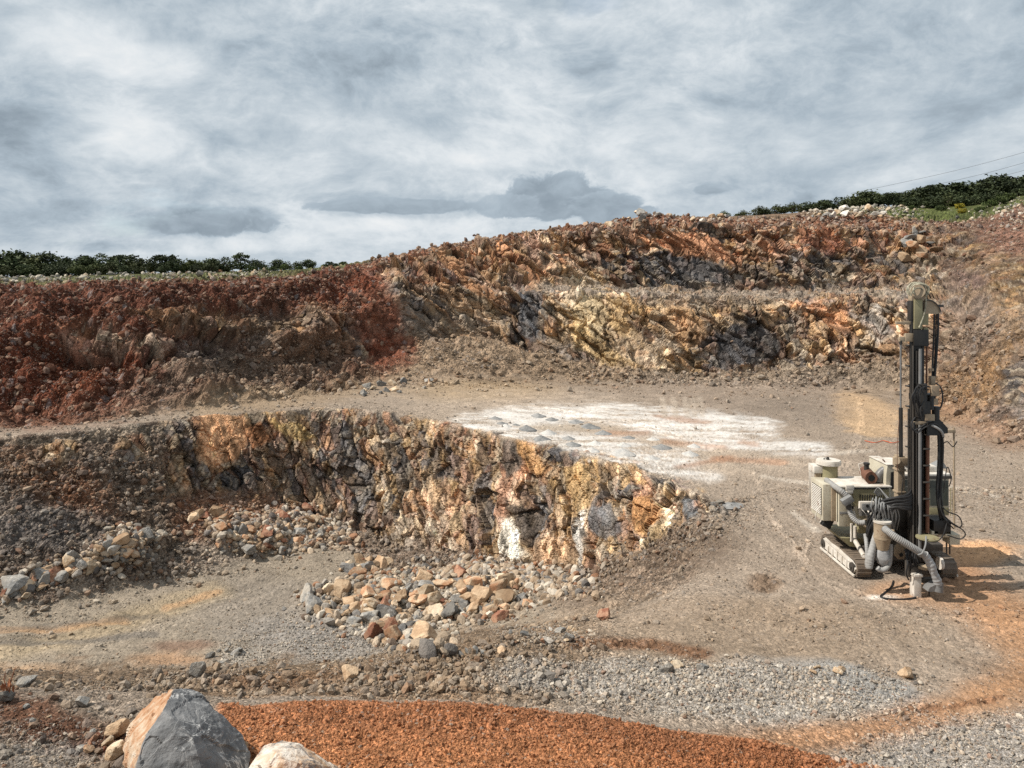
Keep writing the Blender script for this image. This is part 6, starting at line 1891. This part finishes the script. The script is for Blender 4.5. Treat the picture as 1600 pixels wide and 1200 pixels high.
s.tube([P(1382, 826, 21.75), P(1388, 831, 21.6), P(1402, 841, 21.45), P(1420, 852, 21.4), P(1434, 861, 21.4), P(1444, 867, 21.45)], .098, 16, rib=.045, ribn=34)
bigh = s.done('dust_hose', HOSE)
s = Shape(); s.tube([P(1444, 866, 21.45), P(1450, 874, 21.45), P(1455, 884, 21.45), P(1459, 895, 21.45), P(1464, 906, 21.45), P(1466, 914, 21.45)], [.115, .105, .12, .10, .115, .10], 16, rib=.05, ribn=9); s.done('wrapped_hose', PLASTIC, bigh)
s = Shape(); s.tube([P(1434, 867, 21.27), P(1441, 864, 21.25), P(1446, 852, 21.3), P(1447, 838, 21.5)], .022, 8); s.done('hose_strap', GREYP, bigh)
s = Shape(); s.cyl(P(1466, 910, 21.5), P(1464, 923, 21.5), .13, .16, n=20).prism([(X(1447, 21.5), Z(922, 21.5)), (X(1468, 21.5), Z(923, 21.5)), (X(1470, 21.5), Z(914, 21.5)), (X(1460, 21.5), Z(911, 21.5)), (X(1450, 21.5), Z(916, 21.5))], 'y', 21.4, 21.7); s.done('suction_hood', CHROME, bigh)
s = Shape(); s.tube([P(1371, 830, 22.35), P(1366, 846, 22.2), P(1362, 862, 22.1), P(1358, 880, 22.05), P(1358.5, 889, 22.0)], [.09, .09, .10, .12, .085], 14, rib=.04, ribn=14)
s.tube([P(1352, 835, 22.6), P(1354, 850, 22.4), P(1355, 866, 22.3), P(1355, 886, 22.2)], .055, 10, rib=.05, ribn=14)
s.done('drain_hose', HOSE, cyc)
s = Shape(); s.tube([P(1391, 850, 22.1), P(1391, 866, 22.05), P(1389, 882, 22.0), P(1382, 890, 21.95), P(1374, 890, 21.95), P(1371, 887, 21.95)], .068, 14, rib=.05, ribn=26); s.done('return_hose', HOSE, cyc)

# ---- foot of the mast and front table
s = Shape()
s.box(X(1425.5, 21.8), X(1437, 21.8), 21.7, 21.95, -.02, Z(898, 21.8), .012)
s.box(X(1424, 21.8), X(1438, 21.8), 21.65, 22.0, Z(899, 21.8), Z(895, 21.8), .008)
foot = s.done('mast_foot', DUSTY, mast)
s = Shape(); s.box(X(1425, 21.85), X(1462, 21.85), 21.78, 21.95, Z(909, 21.85), Z(903, 21.85), .01).box(X(1421, 21.9), X(1447, 21.9), 21.8, 22.1, Z(895, 21.9), Z(884, 21.9), .015).cyl(P(1418, 876, 21.9), P(1418, 900, 21.9), .07).cyl(P(1452, 916, 21.85), P(1452, 931, 21.85), .02); s.done('drill_table', STEEL, mast)
s = Shape()
for k in range(8):
    x = 1419 + k * 2.2
    s.tube([P(x, 850, 22.1), P(x - 3 + rr_.uniform(-2, 2), 868, 21.85), P(x + rr_.uniform(-4, 4), 884, 21.8), P(x + 2, 898, 21.9)], rr_.choice((.014, .02)), 6)
s.tube([P(1414, 858, 22.0), P(1418, 880, 21.7), P(1416, 896, 21.7), P(1420, 906, 21.75)], .022, 7)
s.done('lower_hose', RUBBER, mast)
s = Shape()
for kk in range(1):
    s.tube([Vector((X(1396, 22.9), 22.9 - kk * .1, .03)), Vector((X(1392, 22.4), 22.4 - kk * .1, .03)), Vector((X(1382, 22.0), 22.0 - kk * .08, .03)), Vector((X(1376, 21.75), 21.75 - kk * .06, .03)), Vector((X(1385, 21.6), 21.6 - kk * .05, .03)), Vector((X(1405, 21.75), 21.55, .03)), Vector((X(1423, 21.9), 21.62, .05))], .026, 8)
s.done('hose_shadow', RUBBER)  # dark tube laid on the ground in place of a hose's shadow
s = Shape()
s.cyl((X(1449, 21.7), 21.7, Z(841, 21.7)), (X(1449, 21.7), 21.7, Z(839, 21.7)), .30, n=28)
s.done('rod_plate', OLIVE)
s = Shape(); s.cyl(P(1444, 888, 21.8), P(1444, 884, 21.8), .17); s.done('rod_guide', BROWNP)
s = Shape(); s.box(X(1453, 22.2), X(1480, 22.2), 22.0, 22.6, Z(832, 22.2), Z(810, 22.2), .02); s.done('front_tray', BLACK)
s = Shape(); s.box(X(1478, 22.3), X(1494, 22.3), 22.1, 22.5, Z(848, 22.3), Z(832, 22.3), .02).box(X(1453, 22.1), X(1463, 22.1), 22.0, 22.2, Z(834, 22.1), Z(828, 22.1), .01).box(X(1474, 22.1), X(1482, 22.1), 22.0, 22.2, Z(836, 22.1), Z(829, 22.1), .01).box(X(1453, 22.1), X(1494, 22.1), 22.12, 22.2, Z(840, 22.1), Z(835, 22.1), .008); jb = s.done('jack_box', BEIGE)
s = Shape()
for x in (1479, 1484): s.cyl(P(x, 848, 22.3), P(x, 866, 22.3), .022)
s.done('jack_leg', STEEL, jb)
s = Shape(); s.cyl(P(1467, 880, 22.6), P(1471, 880, 22.6), .18, n=22); s.done('hub_disc', DUSTY)
# detonating cord lying on the ground behind the rig
CORD, _, cb = new_mat('orange_cord', .6); cb.inputs['Base Color'].default_value = (.50, .10, .04, 1)
pts = []
for x, y in ((1352, 690), (1366, 693), (1380, 691.5), (1394, 694), (1404, 692)):
    g, _ = ground_at(x, y); pts.append(g + Vector((0, 0, .05)))
tag(link_obj('cord', tube_mesh('cord', pts, .022, CORD, 6)), 'thin orange cord lying on the ground behind the drill rig', 'cord')

# ---- small pipes, boxes and cables crowding the front of the machine
s = Shape()
r7 = random.Random(21)
for k in range(14):
    x = 1334 + k * 4.4
    y = r7.uniform(796, 812)
    s.tube([P(x, y, 23.55), P(x + r7.uniform(-5, 6), y + r7.uniform(4, 9), 23.45), P(x + r7.uniform(-2, 10), y + r7.uniform(12, 18), 23.5)], r7.choice((.012, .018, .024)), 6)
s.done('small_hose', DUSTY, body)
s = Shape()
for k in range(9):
    x = 1345 + k * 5.2; y = r7.uniform(812, 826)
    s.tube([P(x, y, 23.3), P(x + r7.uniform(2, 9), y + r7.uniform(-5, 7), 23.25), P(x + r7.uniform(8, 16), y + r7.uniform(-3, 12), 23.3)], r7.choice((.02, .028, .036)), 7)
s.done('small_pipe', BROWNP, body)
s = Shape(); s.box(X(1340, 23.5), X(1362, 23.5), 23.4, 23.7, Z(832, 23.5), Z(819, 23.5), .02); s.done('oil_tank', OLIVE, body)
s = Shape(); s.cyl(P(1330, 818, 23.5), P(1330, 846, 23.5), .03).cyl(P(1336, 822, 23.4), P(1336, 840, 23.4), .05); s.done('stay_bar', DUSTY, body)
s = Shape()
for py in (700, 726, 752, 778, 804):
    s.box(X(1441, 21.95), X(1452, 21.95), 21.9, 22.0, Z(py + 2.2, 21.95), Z(py, 21.95), .004)
s.done('cross_tie', STEEL, mast)
